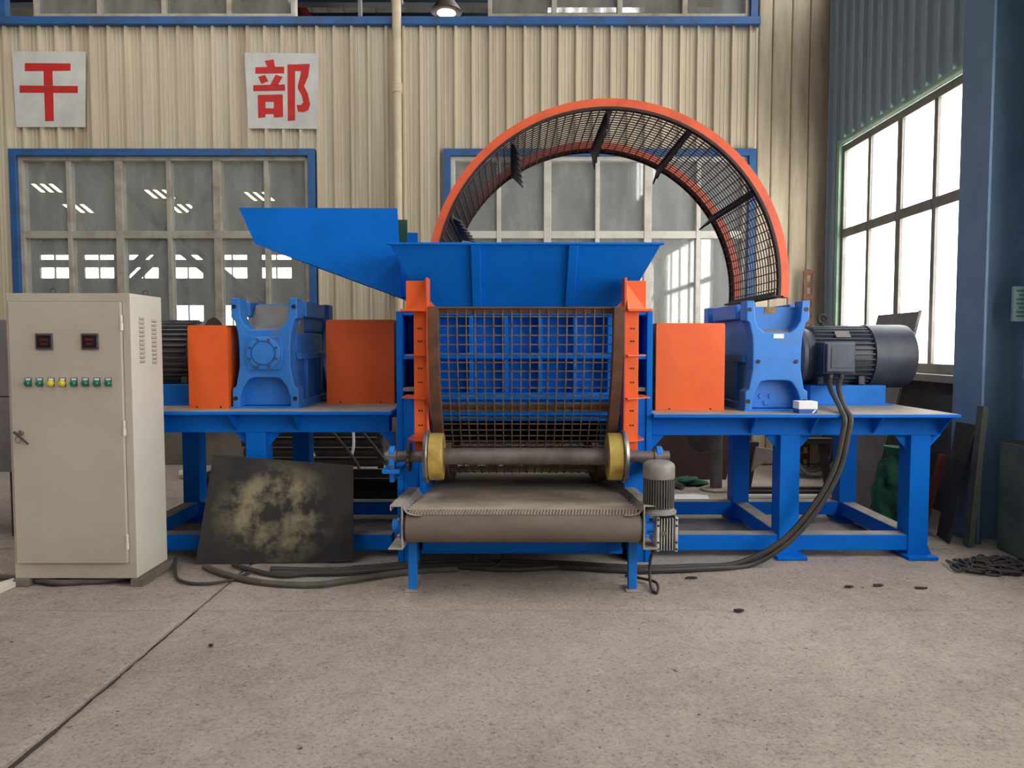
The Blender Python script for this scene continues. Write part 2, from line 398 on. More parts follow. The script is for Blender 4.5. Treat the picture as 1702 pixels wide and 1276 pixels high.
tag(MB().box(ux(598)-.02, ux(598)+.02, YW-.01, YW+.05, ZT1, UP).build('window_post', 'alu_dark'), 'thin vertical post in the open gap above the blue beam', 'post')
B('frame_rail', 'paint_trim', t, ux(-5), ux(8), YW, YW+.1, ZT1, UP)

# right wall with its windows
wr = MB()
wr.box(XW, XW+.2, YR, YW, 0, SILL)
ys = [YR]
for y0, y1 in BAYS + [(6.2, 8.83)]: ys += [y0, y1]
ys.append(YW)
for i in range(0, len(ys), 2): wr.box(XW+.02, XW+.12, ys[i], ys[i+1], SILL, HEAD)
ZU = 5.86
wr.box(XW+.02, XW+.12, YR, YW, HEAD, ZU).box(XW+.02, XW+.12, YR, YW, 7.6, ZC)
for a, b in ((YR, -5.6), (-1.6, -.6), (4.9, 5.6), (8.9, YW)): wr.box(XW+.02, XW+.12, a, b, ZU, 7.6)
wall_right = struct(wr.build('wall_right', 'plaster_dark'))
clad_span(-1.5, YW-.03, HEAD, ZU, wall_right, 'clad_glare', 'right', .05)
clad_span(4.9, 6.2, SILL, HEAD, wall_right, 'clad_glare', 'right', .05)
clad_span(8.83, YW-.03, SILL, HEAD, wall_right, 'clad_glare', 'right', .05)
def side_window(name, y0, y1, z0, z1, cols, rows, trims=True, glassm='pane_clear'):
    r = thing(name, None, None, (XW, (y0+y1)/2, z0)); struct(r); x = XW
    if trims:
        B('trim', 'trim_green', r, x-.05, x+.1, y1-.07, y1, z0, z1, bev=.004)
        B('trim', 'trim_green', r, x-.05, x+.1, y0, y0+.07, z0, z1, bev=.004)
        MB().cyl((x-.03, y0+.07, z1-.035), (x-.03, y1-.07, z1-.035), .035).build('head_tube', 'trim_green', r, smooth=True)
        B('sill', 'alu_dark', r, x-.12, x+.1, y0, y1, z0-.07, z0, bev=.006)
    a, b, zt = y0+.07, y1-.07, z1-.07
    fm = 'alu_dark'
    B('frame_stile', fm, r, x-.01, x+.035, a, a+.05, z0, zt, bev=.004); B('frame_stile', fm, r, x-.01, x+.035, b-.05, b, z0, zt, bev=.004)
    B('frame_rail', fm, r, x-.01, x+.035, a+.05, b-.05, zt-.08, zt, bev=.004); B('frame_rail', fm, r, x-.01, x+.035, a+.05, b-.05, z0, z0+.09, bev=.004)
    yy = [a+.05] + [v for c, hw in cols for v in (c-hw, c+hw)] + [b-.05]; zs = [z0+.09] + [v for c, hw in rows for v in (c-hw, c+hw)] + [zt-.08]
    for c, hw in cols: B('mullion', fm, r, x-.005, x+.03, c-hw, c+hw, z0+.09, zt-.08, bev=.004)
    for c, hw in rows:
        for i in range(0, len(yy), 2): B('transom', fm, r, x-.01, x+.032, yy[i], yy[i+1], c-hw, c+hw, bev=.004)
    for i in range(0, len(yy), 2):
        for j in range(0, len(zs), 2): B('pane', glassm, r, x+.012, x+.018, yy[i], yy[i+1], zs[j], zs[j+1])
side_window('window_5', 6.2, 8.83, SILL, HEAD, [(6.86,.03), (7.49,.045), (8.12,.03)], [(2.80,.05)])
side_window('window_6', 5.6, 8.9, ZU, 7.6, [(6.7,.03), (7.8,.03)], [], trims=False)
for i, (y0, y1) in enumerate(BAYS):
    n = 6; side_window('window_%d' % (7+i), y0, y1, SILL, HEAD, [(y0 + (y1-y0)*k/n, .03) for k in range(1, n)], [(2.80,.05)])
    side_window('window_%d' % (10+i), y0, y1, ZU, 7.6, [(y0 + (y1-y0)*k/n, .03) for k in range(1, n)], [], trims=False)

# left, rear, roof (behind and above the camera)
struct(MB().box(XL-.2, XL, YR, 26, 0, ZC).build('wall_left', 'plaster'))
rw = MB().box(XL, XW+.2, YR-.2, YR, 0, ZC)
struct(rw.build('wall_rear', 'plaster'))
cm = MB(); xs = [XL] + [v for s in SKY for v in s] + [XW+.2]
for i in range(0, len(xs), 2): cm.box(xs[i], xs[i+1], YR, YW+.1, ZC, ZC+.15)
cm.box(XL, XW+.2, YR, -14, ZC, ZC+.15).box(XL, XW+.2, 8, YW+.1, ZC, ZC+.15)
struct(cm.build('ceiling', 'roof'))

# the next bay, seen through the panes and the open gap
c2 = MB().box(XL, .8, YW+.1, 26, ZC, ZC+.15).box(3.0, XW+.2, YW+.1, 26, ZC, ZC+.15).box(.8, 3, YW+.1, 10, ZC, ZC+.15).box(.8, 3, 22, 26, ZC, ZC+.15)
ceil2 = struct(c2.build('ceiling_next_bay', 'roof'))
rib = MB().prism([(-.03,0), (-.015,-.04), (.015,-.04), (.03,0)], YW+.2, 21.9, 'y')
rm = rib.mesh('roof_rib', 'roof')
for k in range(20): inst('roof_rib', rm, ceil2, (-6.3+.36*k - ORG['ceiling_next_bay'].x, -ORG['ceiling_next_bay'].y, 0))
struct(MB().box(XW, XW+.2, YW+.22, 26, 0, ZC).build('wall_right_next_bay', 'plaster'))
fw = MB().box(XL, XW+.2, 26, 26.2, 0, 1.9)
bands = [(2.2, 2.9), (3.84, 4.22), (4.48, 4.66)]
z_prev = 1.9
for z0, z1 in bands:
    fw.box(XL, XW+.2, 26, 26.2, z_prev, z0) if z0 > z_prev else None
    x = XL
    while x < 3.4:
        fw.box(x, x+.45, 26, 26.2, z0, z1); fw.box(x+.45, x+.5, 26.02, 26.1, z0, z1); fw.box(x+1.0, x+1.03, 26.02, 26.1, z0, z1); x += 1.55
    z_prev = z1
fw.box(XL, XW+.2, 26, 26.2, z_prev, ZC)
struct(fw.build('wall_far', 'roof'))
cb = thing('cross_brace', 'dark steel cross bracing seen through the left window panes', 'brace', at(282, 392, 12.0) - Vector((0,0,1.3)))
c0 = at(282, 392, 12.0)
for px, py in ((160, 265), (404, 265), (196, 476), (440, 520)):
    e = at(px, py, 12.0); d = (e-c0).normalized()
    if py > 300: e = c0 + d*(c0.z/-d.z)
    n = Vector((-d.z, 0, d.x))
    for o_ in ((-.055, .055),) if py < 300 else ((-.13, -.04), (.04, .13)):
        MB().hexa([c0+d*.12+n*o_[0], c0+d*.12+n*o_[1], e+n*o_[1], e+n*o_[0]], [v + Vector((0,.1,0)) for v in (c0+d*.12+n*o_[0], c0+d*.12+n*o_[1], e+n*o_[1], e+n*o_[0])]).build('brace_arm', 'dark_iron', cb)
MB().prism([(c0.x-.2, c0.z), (c0.x, c0.z+.16), (c0.x+.2, c0.z), (c0.x, c0.z-.16)], 11.98, 12.0).build('gusset', 'dark_iron', cb)
girder = thing('crane_girder', 'red crane girder seen above the blue beam', 'girder', (-3.6, 14.0, 7.3))
for s in (-.26, .26):
    MB().hexa([(-5.0+s,13.5,9), (-4.85+s,13.5,9), (-2.6+s,13.5,5.4), (-2.75+s,13.5,5.4)], [(-5.0+s,13.8,9), (-4.85+s,13.8,9), (-2.6+s,13.8,5.4), (-2.75+s,13.8,5.4)]).build('flange', 'crane_red', girder)
MB().hexa([(-5.1,13.6,9), (-4.7,13.6,9), (-2.45,13.6,5.4), (-2.85,13.6,5.4)], [(-5.1,13.7,9), (-4.7,13.7,9), (-2.45,13.7,5.4), (-2.85,13.7,5.4)]).build('web', 'crane_red', girder)
for k, (y, z, lab) in enumerate(((12.4, 7.1, 'nearer dark roof beam crossing behind the open gap above the wall'), (16.2, 8.3, 'farther dark roof beam crossing behind the open gap above the wall'))):
    tag(MB().box(-8.5, 4, y, y+.2, z, z+.3).build('roof_beam', 'roof_steel', bev=.01), lab, 'beam', 'roof beams of the next bay')
lp = thing('bay_lamp', 'round pendant factory lamp hanging in the open gap near the drainpipe', 'lamp', at(742, 22, 11.5))
q = at(742, 20, 11.5)
MB().lathe([(.04,.26), (.10,.2), (.2,.06), (.24,0), (.22,-.01)], q, (0,0,1)).build('lamp_shade', 'steel_dull', lp, smooth=True)
MB().lathe([(.02,.05), (.12,.02), (.14,-.02), (.08,-.07)], q, (0,0,1)).build('bulb', 'bulb', lp, smooth=True)
MB().cyl(q+Vector((0,0,.26)), (q.x, q.y, ZC), .012, n=8).build('cord', 'black', lp)
for i, (px, py, lab) in enumerate(((70,316,'first'), (122,350,'second'), (258,326,'third'), (298,350,'fourth'), (424,330,'fifth'))):
    e = at(px, py, 24.0); r = thing('strip_light', lab + ' strip light from the left glowing behind the left window', 'light', e, 'strip lights behind the left window')
    for k in range(3):
        MB().hexa([(e.x-.35+k*.28, 24, e.z+.2), (e.x-.25+k*.28, 24, e.z+.2), (e.x+.05+k*.28, 24, e.z-.05), (e.x-.05+k*.28, 24, e.z-.05)], [(e.x-.35+k*.28, 24.08, e.z+.2), (e.x-.25+k*.28, 24.08, e.z+.2), (e.x+.05+k*.28, 24.08, e.z-.05), (e.x-.05+k*.28, 24.08, e.z-.05)]).build('tube', 'tube_light', r)
    MB().cyl((e.x, 24.05, e.z+.2), (e.x, 24.05, ZC), .012, n=6).build('cord', 'black', r)

# column at the right
mat('column_blue', (104,134,164), .6, 0, (90,120,152), 3, .4, .7)
cl = thing('steel_column', 'tall blue steel column standing against the right wall beside the window', 'column', (3.68, 5.75, 0))
B('flange', 'column_blue', cl, 3.50, 3.52, 5.50, 5.86, 0, ZC); B('flange', 'column_blue', cl, 3.84, 3.86, 5.50, 5.86, 0, ZC); B('web', 'column_blue', cl, 3.52, 3.84, 5.67, 5.69, 0, ZC)

# drainpipe
dp = thing('drainpipe', 'cream plastic drainpipe running down the ribbed wall', 'pipe', (wx(664), YW-.12, SILL))
MB().cyl((wx(664), YW-.12, 1.3), (wx(664), YW-.12, 8.8), .054, n=24).build('pipe', 'pvc', dp, smooth=True)
zj = zz(147, YW-.12)
MB().lathe([(.054,-.06), (.063,-.05), (.063,.03), (.059,.035), (.063,.04), (.063,.06), (.054,.065)], (wx(664), YW-.12, zj), (0,0,1)).build('collar', 'pvc', dp, smooth=True)
for z_ in (zz(8, YW), 2.1): B('clip', 'alu_dark', dp, wx(664)-.07, wx(664)+.07, YW-.12, YW-.03, z_-.02, z_+.02)

# posters (traced from the sheets: pixel of the crop -> wall plane)
def pp(u, v, y): return at(u*.31746, v*.31746, y)
def poster(name, corners, glyphs, label):
    r = thing(name, label, 'poster', pp(*corners[3], YW-.03))
    y0 = YW-.049
    a = [pp(u, v, y0) for u, v in corners]
    MB().hexa(a, [p + Vector((0,.004,0)) for p in a]).build('paper_sheet', 'paper', r)
    for g in glyphs:
        q = [pp(u, v, y0-.001) for u, v in g]
        MB().prism([(p.x, p.z) for p in q], y0-.0025, y0-.0005).build('character_stroke', 'red_ink', r)
poster('poster', [(62,268),(448,270),(447,665),(85,665)], [
    [(130,330),(370,332),(369,370),(130,372)], [(103,447),(408,450),(407,487),(103,485)], [(228,371),(275,371),(277,448),(230,447)], [(232,486),(279,486),(282,633),(237,634)]],
    'white poster with a red three-stroke character, the leftmost on the ribbed wall')
poster('poster', [(1280,275),(1666,280),(1660,675),(1300,672)], [
    [(1386,318),(1433,311),(1440,350),(1400,352)], [(1338,352),(1488,349),(1488,384),(1336,386)], [(1352,402),(1388,392),(1405,425),(1368,440)],
    [(1443,391),(1480,402),(1455,445),(1415,445)], [(1327,446),(1492,442),(1492,475),(1326,477)],
    [(1350,497),(1390,496),(1390,614),(1352,618)], [(1434,495),(1480,494),(1482,612),(1443,615),(1434,612)], [(1390,496),(1434,495),(1434,533),(1390,533)], [(1390,567),(1434,567),(1434,597),(1390,598)],
    [(1505,337),(1545,337),(1545,630),(1507,633)],
    [(1545,337),(1622,334),(1614,400),(1592,450),(1612,490),(1624,545),(1615,575),(1590,588),(1560,585),(1553,548),(1575,550),(1588,535),(1580,500),(1560,465),(1560,445),(1572,400),(1576,372),(1545,372)]],
    'white poster with a dense red many-stroke character, nearer the drainpipe')

# ------------------------------------------------------------------ the shredder: frames
YF, YT0, YT1 = 5.16, 5.00, 6.60          # front of the legs, front and back edge of the table plates
def base_frame(label, x0, x1, zt, legs, gus, feet, right):
    r = thing('base_frame', label, 'machine base', ((x0+x1)/2, 5.8, 0))
    B('table_plate', 'blue', r, x0, x1, YT0, YT1, zt-.022, zt, bev=.003)
    B('table_dust', 'steel_dusty', r, x0+.012, x1-.012, YT0+.012, YT1-.01, zt, zt+.0015)
    zb0, zb1 = zt-.16, zt-.022
    B('beam', 'blue', r, x0+.02, x1-.04, YF+.0, YF+.12, zb0, zb1, bev=.004); B('beam', 'blue', r, x0+.02, x1-.10, 6.26, 6.38, zb0, zb1, bev=.004)
    gm = MB().prism([(YF, zb1), (YT0+.01, zb1), (YF, zb0+.01)], -.006, .006, 'x')
    for gx_ in gus:
        MB().prism([(YF, zb1), (YT0+.012, zb1), (YF, zb0+.01)], gx_-.006, gx_+.006, 'x').build('gusset', 'blue', r)
    lw = .07
    ge = x0 if right else x1; sgn = 1 if right else -1
    MB().prism([(ge, zb0), (ge+sgn*.115, zb0), (ge, zb0-.13)], YF+.02, YF+.035).build('gusset', 'blue', r)
    for lx in legs:
        for y0 in (YF, 6.26):
            B('leg', 'blue', r, lx-lw, lx+lw, y0+.002, y0+.16, .02, zb0, bev=.005)
            for sgn in (-1, 1):
                MB().prism([(lx+sgn*lw, zb0), (lx+sgn*(lw+.1), zb0), (lx+sgn*lw, zb0-.11)], y0+.05, y0+.062).build('gusset', 'blue', r)
            ft = B('foot', 'blue', r, lx-.10, lx+.11, y0-.07, y0+.2, 0, .022, bev=.003)
            MB().prism([(lx+lw, .022), (lx+.105, .022), (lx+lw, .10)], y0+.02, y0+.03).build('foot_rib', 'blue', ft)
    for y0 in (YF+.012, 6.272):
        zr0, zr1 = .05, .16
        xs_ = sorted(legs); e = ([x0+.03] if right else []) + [v for l in xs_ for v in (l-lw, l+lw)] + ([] if right else [x1-.03])
        if right: pr = [(e[0], e[1])] + [(e[i], e[i+1]) for i in range(2, len(e)-1, 2)]
        else: pr = [(e[i], e[i+1]) for i in range(1, len(e)-1, 2)]
        for a, b in pr:
            B('lower_rail', 'blue', r, a, b, y0, y0+.12, zr0, zr1, bev=.004); B('rail_dust', 'steel_dusty', r, a+.004, b-.004, y0+.008, y0+.116, zr1, zr1+.0015)
    for lx in (legs[-1], legs[0]):
        B('side_rail', 'blue', r, lx-.06, lx+.06, YF+.162, 6.26, .05, .16, bev=.004)
        B('rail_dust', 'steel_dusty', r, lx-.054, lx+.054, YF+.165, 6.257, .16, .1615)
    return r
ZTL, ZTR_ = 1.05, 1.03
base_frame('blue steel frame table at right carrying motor and gearbox', .96, 3.05, ZTR_, [1.955, 2.87], [1.67, 2.09, 2.53, 3.0], True, True)
base_frame('blue steel frame table at left behind the control cabinet', -3.05, -.82, ZTL, [-2.74, -1.80], [-1.93, -1.49], True, False)

# ------------------------------------------------------------------ shredder body
XC = .085
body = thing('shredder_body', 'blue shredder chamber with ribbed front behind the mesh drum', 'shredder', (XC, 5.8, 0))
def sbox(name, mt, x0, x1, *r, bev=.004):
    return B(name, mt, body, min(x0, x1), max(x0, x1), *r, bev=bev)
ZB1 = zz(517, 5.05); zp = lambda py: zz(py, 5.10)
for sg in (-1, 1):                                   # side box frames with open pockets
    a, b, c, d = XC+sg*.875, XC+sg*.835, XC+sg*.725, XC+sg*.685
    sbox('side_flange', 'blue', a, b, 5.05, 6.55, .0, ZB1); sbox('side_flange', 'blue', c, d, 5.05, 6.55, .30, ZB1)
    for z0, z1 in ((zp(524), ZB1), (zp(597), zp(588)), (zp(720), zp(657))):
        sbox('side_rib', 'blue', b, c, 5.06, 6.5, z0, z1)
    sbox('side_back', 'blue', b, c, 5.32, 5.34, zp(657), zp(524))
    sbox('side_post', 'blue', b, c, 5.06, 5.2, 0.0, zp(720)); sbox('side_post', 'blue', a, d, 6.4, 6.55, 0, .3)
    sbox('bracket', 'steel', b, XC+sg*.74, 5.07, 5.3, zp(650), zp(643), bev=.002)
L_, R_ = XC-.685, XC+.685
B('front_plate', 'blue', body, L_, R_, 5.20, 5.22, zp(663), ZB1)
for a, b in ((zp(524), ZB1), (zp(596), zp(587)), (zp(664), zp(652))): B('front_rib', 'blue', body, L_, R_, 5.08, 5.20, a, b, bev=.003)
rx = [xx(px, 560, 5.1) for px in (726, 783, 841, 898, 956, 1013)]
for x in rx:
    B('front_rib', 'blue', body, x-.014, x+.014, 5.085, 5.20, zp(587), zp(524), bev=.003); B('front_rib', 'blue', body, x-.014, x+.014, 5.085, 5.20, zp(652), zp(596), bev=.003)
for x, x2 in zip(rx, rx[1:]):
    for f in (.3, .75):
        MB().cyl((x+(x2-x)*f, 5.20, zp(645)), (x+(x2-x)*f, 5.17, zp(645)), .016, n=6).build('bolt', 'blue', body)
B('discharge_plate', 'blue', body, L_, R_, 5.12, 5.16, zp(700), zp(664), bev=.003); B('front_rib', 'blue', body, L_, R_, 5.08, 5.12, zp(690), zp(686), bev=.002)
B('rear_plate', 'blue', body, L_, R_, 6.5, 6.55, zp(740), ZB1)
B('discharge_hood', 'dark_iron', body, L_+.02, R_-.02, 6.29, 6.31, .67, 1.02)
B('rotor', 'dark_iron', body, L_+.05, R_-.05, 5.45, 6.25, zp(700)+.05, 1.5, bev=.1)
# orange guide posts of the drum
for sg in (-1, 1):
    X = lambda d: XC + sg*d*.97 + .006
    g = thing('guide_post', ('orange drum guide post on the left of the mesh drum' if sg < 0 else 'orange drum guide post on the right of the mesh drum'), 'post', (X(.70), 4.84, .75), 'orange drum guide posts')
    def gb(name, mt, a, b, *r, bev=.003): return B(name, mt, g, min(X(a), X(b)), max(X(a), X(b)), *r, bev=bev)
    zq = lambda py: zz(py, 4.78)
    pl = gb('post_plate', 'orange', .665, .745, 4.76, 4.775, zq(748), zq(518)); gb('side_plate', 'orange_old', .645, .663, 4.74, 4.86, zq(748), zq(462))
    gb('head_plate', 'orange', .665, .80, 4.80, 4.87, zq(514), zq(466)); gb('head_foot', 'orange', .665, .825, 4.70, 4.87, zq(518), zq(514), bev=.001)
    MB().add([(X(.80), 4.80, zq(514)), (X(.665), 4.715, zq(514)), (X(.665), 4.80, zq(469)), (X(.665), 4.80, zq(514))], [(0,1,2), (0,3,1), (1,3,2), (0,2,3)]).build('head_wedge', 'orange', g)
    MB().prism([(X(.645), zq(498)), (X(.645), zq(514)), (X(.585), zq(514))], 4.77, 4.78).build('head_gusset', 'orange_old', g)
    for py, w in ((590.5, .06), (661, .09), (731, .05)):
        MB().prism([(X(.665), 4.70), (X(.745), 4.74), (X(.745+w), 4.81), (X(.745+w), 5.045), (X(.665), 5.045)], zq(py)-.004, zq(py)+.004, 'z').build('shelf_fin', 'orange_old', g)
    for py in (546, 567, 612, 635, 682, 706):
        for dx in (.695, .712): MB().cyl((X(dx), 4.761, zq(py)), (X(dx), 4.757, zq(py)), .006, n=8).build('bolt', 'black', pl)

# ------------------------------------------------------------------ hopper and feed chute
hp = thing('hopper', 'blue flared feed hopper on top of the shredder', 'hopper', (XC, 5.8, 1.68))
ht, hb = zz(404, 4.74), ZB1+.002
tw, bw = .868, .66
HT = [(XC-tw, 4.74), (XC+tw, 4.74), (XC+tw, 6.9), (XC-tw, 6.9)]; HB = [(XC-bw, 5.03), (XC+bw, 5.03), (XC+bw, 6.6), (XC-bw, 6.6)]
nm = ['front_plate', 'side_plate', 'rear_plate', 'side_plate']
for i in range(4):
    j = (i+1) % 4
    a = [Vector((*HB[i], hb)), Vector((*HB[j], hb)), Vector((*HT[j], ht)), Vector((*HT[i], ht))]
    nrm = (a[1]-a[0]).cross(a[3]-a[0]).normalized()*.012
    MB().hexa(a, [p - nrm for p in a]).build(nm[i], 'blue', hp)
B('lip', 'blue', hp, XC-tw-.012, XC+tw+.012, 4.715, 4.75, ht-.012, ht, bev=.002)
for x in (-.262, .360):                              # stiffeners on the front plate
    MB().hexa([(x,4.72,ht-.014), (x+.062,4.72,ht-.014), (x+.055,4.99,hb+.02), (x-.004,4.99,hb+.02)], [(x,4.78,ht-.014), (x+.062,4.78,ht-.014), (x+.055,5.05,hb+.02), (x-.004,5.05,hb+.02)]).build('stiffener', 'blue', hp, bev=.004)
for px, py in ((672, 440), (1067, 444), (1085, 412)):
    p = at(px, py, 4.84 if py < 430 else 4.9); MB().cyl(p - Vector((0,.03,0)), p + Vector((0,.02,0)), .012, n=8).build('bolt', 'blue', hp)

ch = thing('feed_chute', 'blue slanted sheet-metal feed chute at left of the hopper', 'chute', at(560, 420, 5.9))
yc = 5.35
cp = [at(397,345,yc), at(660,346,yc), at(668,495,yc), at(424,405,yc)]
MB().hexa(cp, [p + Vector((0,.012,0)) for p in cp]).build('side_plate', 'blue', ch)
cp2 = [p + Vector((0,1.15,0)) for p in cp]
MB().hexa(cp2, [p + Vector((0,.012,0)) for p in cp2]).build('side_plate', 'blue', ch)
for a, b, n in ((cp[3], cp[2], 'bottom_plate'), (cp[0], cp[3], 'end_plate')):
    q = [a + Vector((0,.012,0)), b + Vector((0,.012,0)), b + Vector((0,1.15,0)), a + Vector((0,1.15,0))]
    MB().hexa(q, [p + Vector((0,0,.012)) if n == 'bottom_plate' else p + Vector((.014,0,0)) for p in q]).build(n, 'blue', ch)
p = at(660,365,5.5); q = at(677,430,5.5)
B('splash_plate', 'green_plate', ch, p.x-.03, q.x, 5.5, 5.52, q.z, p.z)

# ------------------------------------------------------------------ mesh drum halves
RO, RI, WD = 1.285, 1.222, 1.20
def drum_half(root, a0, a1, rim, bar, pads, lower):
    def add(name, mb, mt, bev=0):
        o = bpy.data.objects.new(name, mb.mesh(name, mt)); C.objects.link(o); o.parent = root; ORG[o.name] = Vector((0,0,0))
        if bev:
            m = o.modifiers.new('bevel', 'BEVEL'); m.width = bev; m.segments = 1; m.limit_method = 'ANGLE'
        return o
    w = WD/2
    for s in (-1, 1):
        x0, x1 = sorted((s*w, s*(w-(.062 if lower else .10))))
        add('rim', MB().arc(RI+.006, RO, a0, a1, x0, x1, 64), rim)
        x0, x1 = sorted((s*(w+.004), s*(w-.012)))
        add('rim_edge', MB().arc(RI-.012, RI+.006, a0, a1, x0, x1, 64), bar)
    nb = 19; t = .0037
    for k in range(nb+1):
        x = -w+.062 + (WD-.124)*k/nb
        add('ring_bar', MB().arc(RI-.003, RI+.004, a0, a1, x-t, x+t, 60), bar)
    na = 66
    cm_ = MB().box(-w+.02, w-.02, RI-.009, RI-.003, -t, t).mesh('cross_bar', bar)
    for k in range(1, na): inst('cross_bar', cm_, root, rot=(radians(a0 + (a1-a0)*k/na), 0, 0))
    for a, s in ((a0, 1), (a1, -1)):
        m = MB().box(-w, w, RI-.05, RI-.012, 0, .012).box(-w+.062, w-.062, RI-.02, RI-.012, 0, .04).box(-w, w, RI+.007, RI+.03, 0, .010)
        if s < 0: m.v = [(v[0], v[1], -v[2]) for v in m.v]
        m.xform(Matrix.Rotation(radians(a), 4, 'X')); add('end_flange', m, 'rust' if lower else bar)
    for a, hgt in pads:                              # lifter blades with a toothed edge
        n = 7; pts = [(-w+.06, RI-.012), (w-.03, RI-.012)]
        e = []
        for k in range(n):
            xa = w-.03 - (WD-.09)*k/n; xb = w-.03 - (WD-.09)*(k+.72)/n
            e += [(xa, RI-.012-hgt*(1.0-.5*k/n)), (xb, RI-.012-hgt*(.55-.3*k/n))]
        m = MB().prism(pts + e, -.006, .006, 'z')
        for k in range(n):
            xa = w-.03 - (WD-.09)*(k+.3)/n
            m.prism([(xa, RI-.014), (xa-.07, RI-.012), (xa+.06, RI-.012-hgt*.8*(1-.5*k/n))], .006, .012, 'z')
        m.box(-w+.03, w-.03, RI-.02, RI-.012, -.022, .03)
        m.xform(Matrix.Rotation(radians(a), 4, 'X') @ Matrix.Translation((0, RI-.012, 0)) @ Matrix.Rotation(radians(-12), 4, 'X') @ Matrix.Translation((0, -RI+.012, 0)) if not lower else Matrix.Rotation(radians(a), 4, 'X')); add('lifter_blade', m, 'rust' if lower else 'wire_dark')
ZD = 1.735; YD = 5.80
low = thing('screen_drum_half', 'lower half of a wire mesh drum mounted in front of the shredder', 'mesh drum', (XC, YD, ZD), 'halves of the mesh drum')
drum_half(low, 180, 360, 'rust', 'wire_rust', [(212, .06), (270, .06), (330, .06)], True)
YU = 5.27
upp = thing('screen_drum_half', 'orange rimmed upper half of a wire mesh drum standing as an arch above the machine', 'mesh drum', (.68, YU+WD/2, 1.94), 'halves of the mesh drum')
upp.rotation_euler = (0, 0, pi/2)
drum_half(upp, -4.6, 184.6, 'orange_old', 'wire_dark', [(23, .13), (56, .13), (90, .14), (118, .13), (148, .13)], False)

# ------------------------------------------------------------------ drum roller
dr = thing('drum_roller', 'roller shaft with two yellow flanged wheels under the mesh drum', 'roller', (XC, 4.62, .79))
ry, rz = 4.635, .80
MB().cyl((-.80, ry, rz), (.99, ry, rz), .035, n=20).build('shaft', 'steel_dull', dr, smooth=True)
MB().cyl((-.43, ry, rz), (.60, ry, rz), .053, n=24).build('shaft_sleeve', 'steel_dull', dr, smooth=True)
for s in (-1, 1):
    w = MB().lathe([(.05,0), (.145,0), (.148,.012), (.148,.085), (.142,.09), (.05,.09)], (XC+s*.515, ry, rz), (s, 0, 0), 40).build('wheel', 'brass', dr, smooth=True)
    MB().lathe([(.05,.09), (.163,.09), (.168,.1), (.16,.118), (.05,.118)], (XC+s*.515, ry, rz), (s, 0, 0), 40).build('wheel_flange', 'steel', w, smooth=True)
bx0 = -.80
sp = MB()
n = 18; pts = []
for k in range(n*2):
    a = 2*pi*k/(n*2); r_ = .10 if k % 2 else .088; pts.append((ry + r_*cos(a), rz + r_*sin(a)))
sp.prism(pts, -.655, -.64, 'x').build('sprocket', 'dark_iron', dr)
for s, x in ((-1, -.755), (1, .925)):
    b = thing('bearing_bracket', ('blue bearing bracket at the left end of the roller shaft' if s < 0 else 'blue bearing bracket at the right end of the roller shaft'), 'bearing', (x, ry, rz-.1), 'bearing brackets of the roller shaft')
    MB().prism([(ry-.05, rz-.075), (ry+.05, rz-.075), (ry+.04, rz+.03), (ry+.02, rz+.065), (ry-.02, rz+.065), (ry-.04, rz+.03)], x-.018, x+.018, 'x').build('housing', 'blue_light', b, bev=.006)
    B('base_plate', 'blue_light', b, x-.055, x+.055, ry-.07, ry+.45, rz-.10, rz-.075, bev=.003)
    B('stem', 'blue_light', b, x-.014, x+.014, ry-.03, ry+.45, rz-.16, rz-.10, bev=.003)
    MB().cyl((x-.03, ry, rz), (x+.03, ry, rz), .045, n=20).build('bush', 'steel_dull', b, smooth=True)
    MB().cyl((x, ry-.045, rz-.075), (x, ry-.045, rz-.05), .011, n=6).build('bolt', 'steel', b)

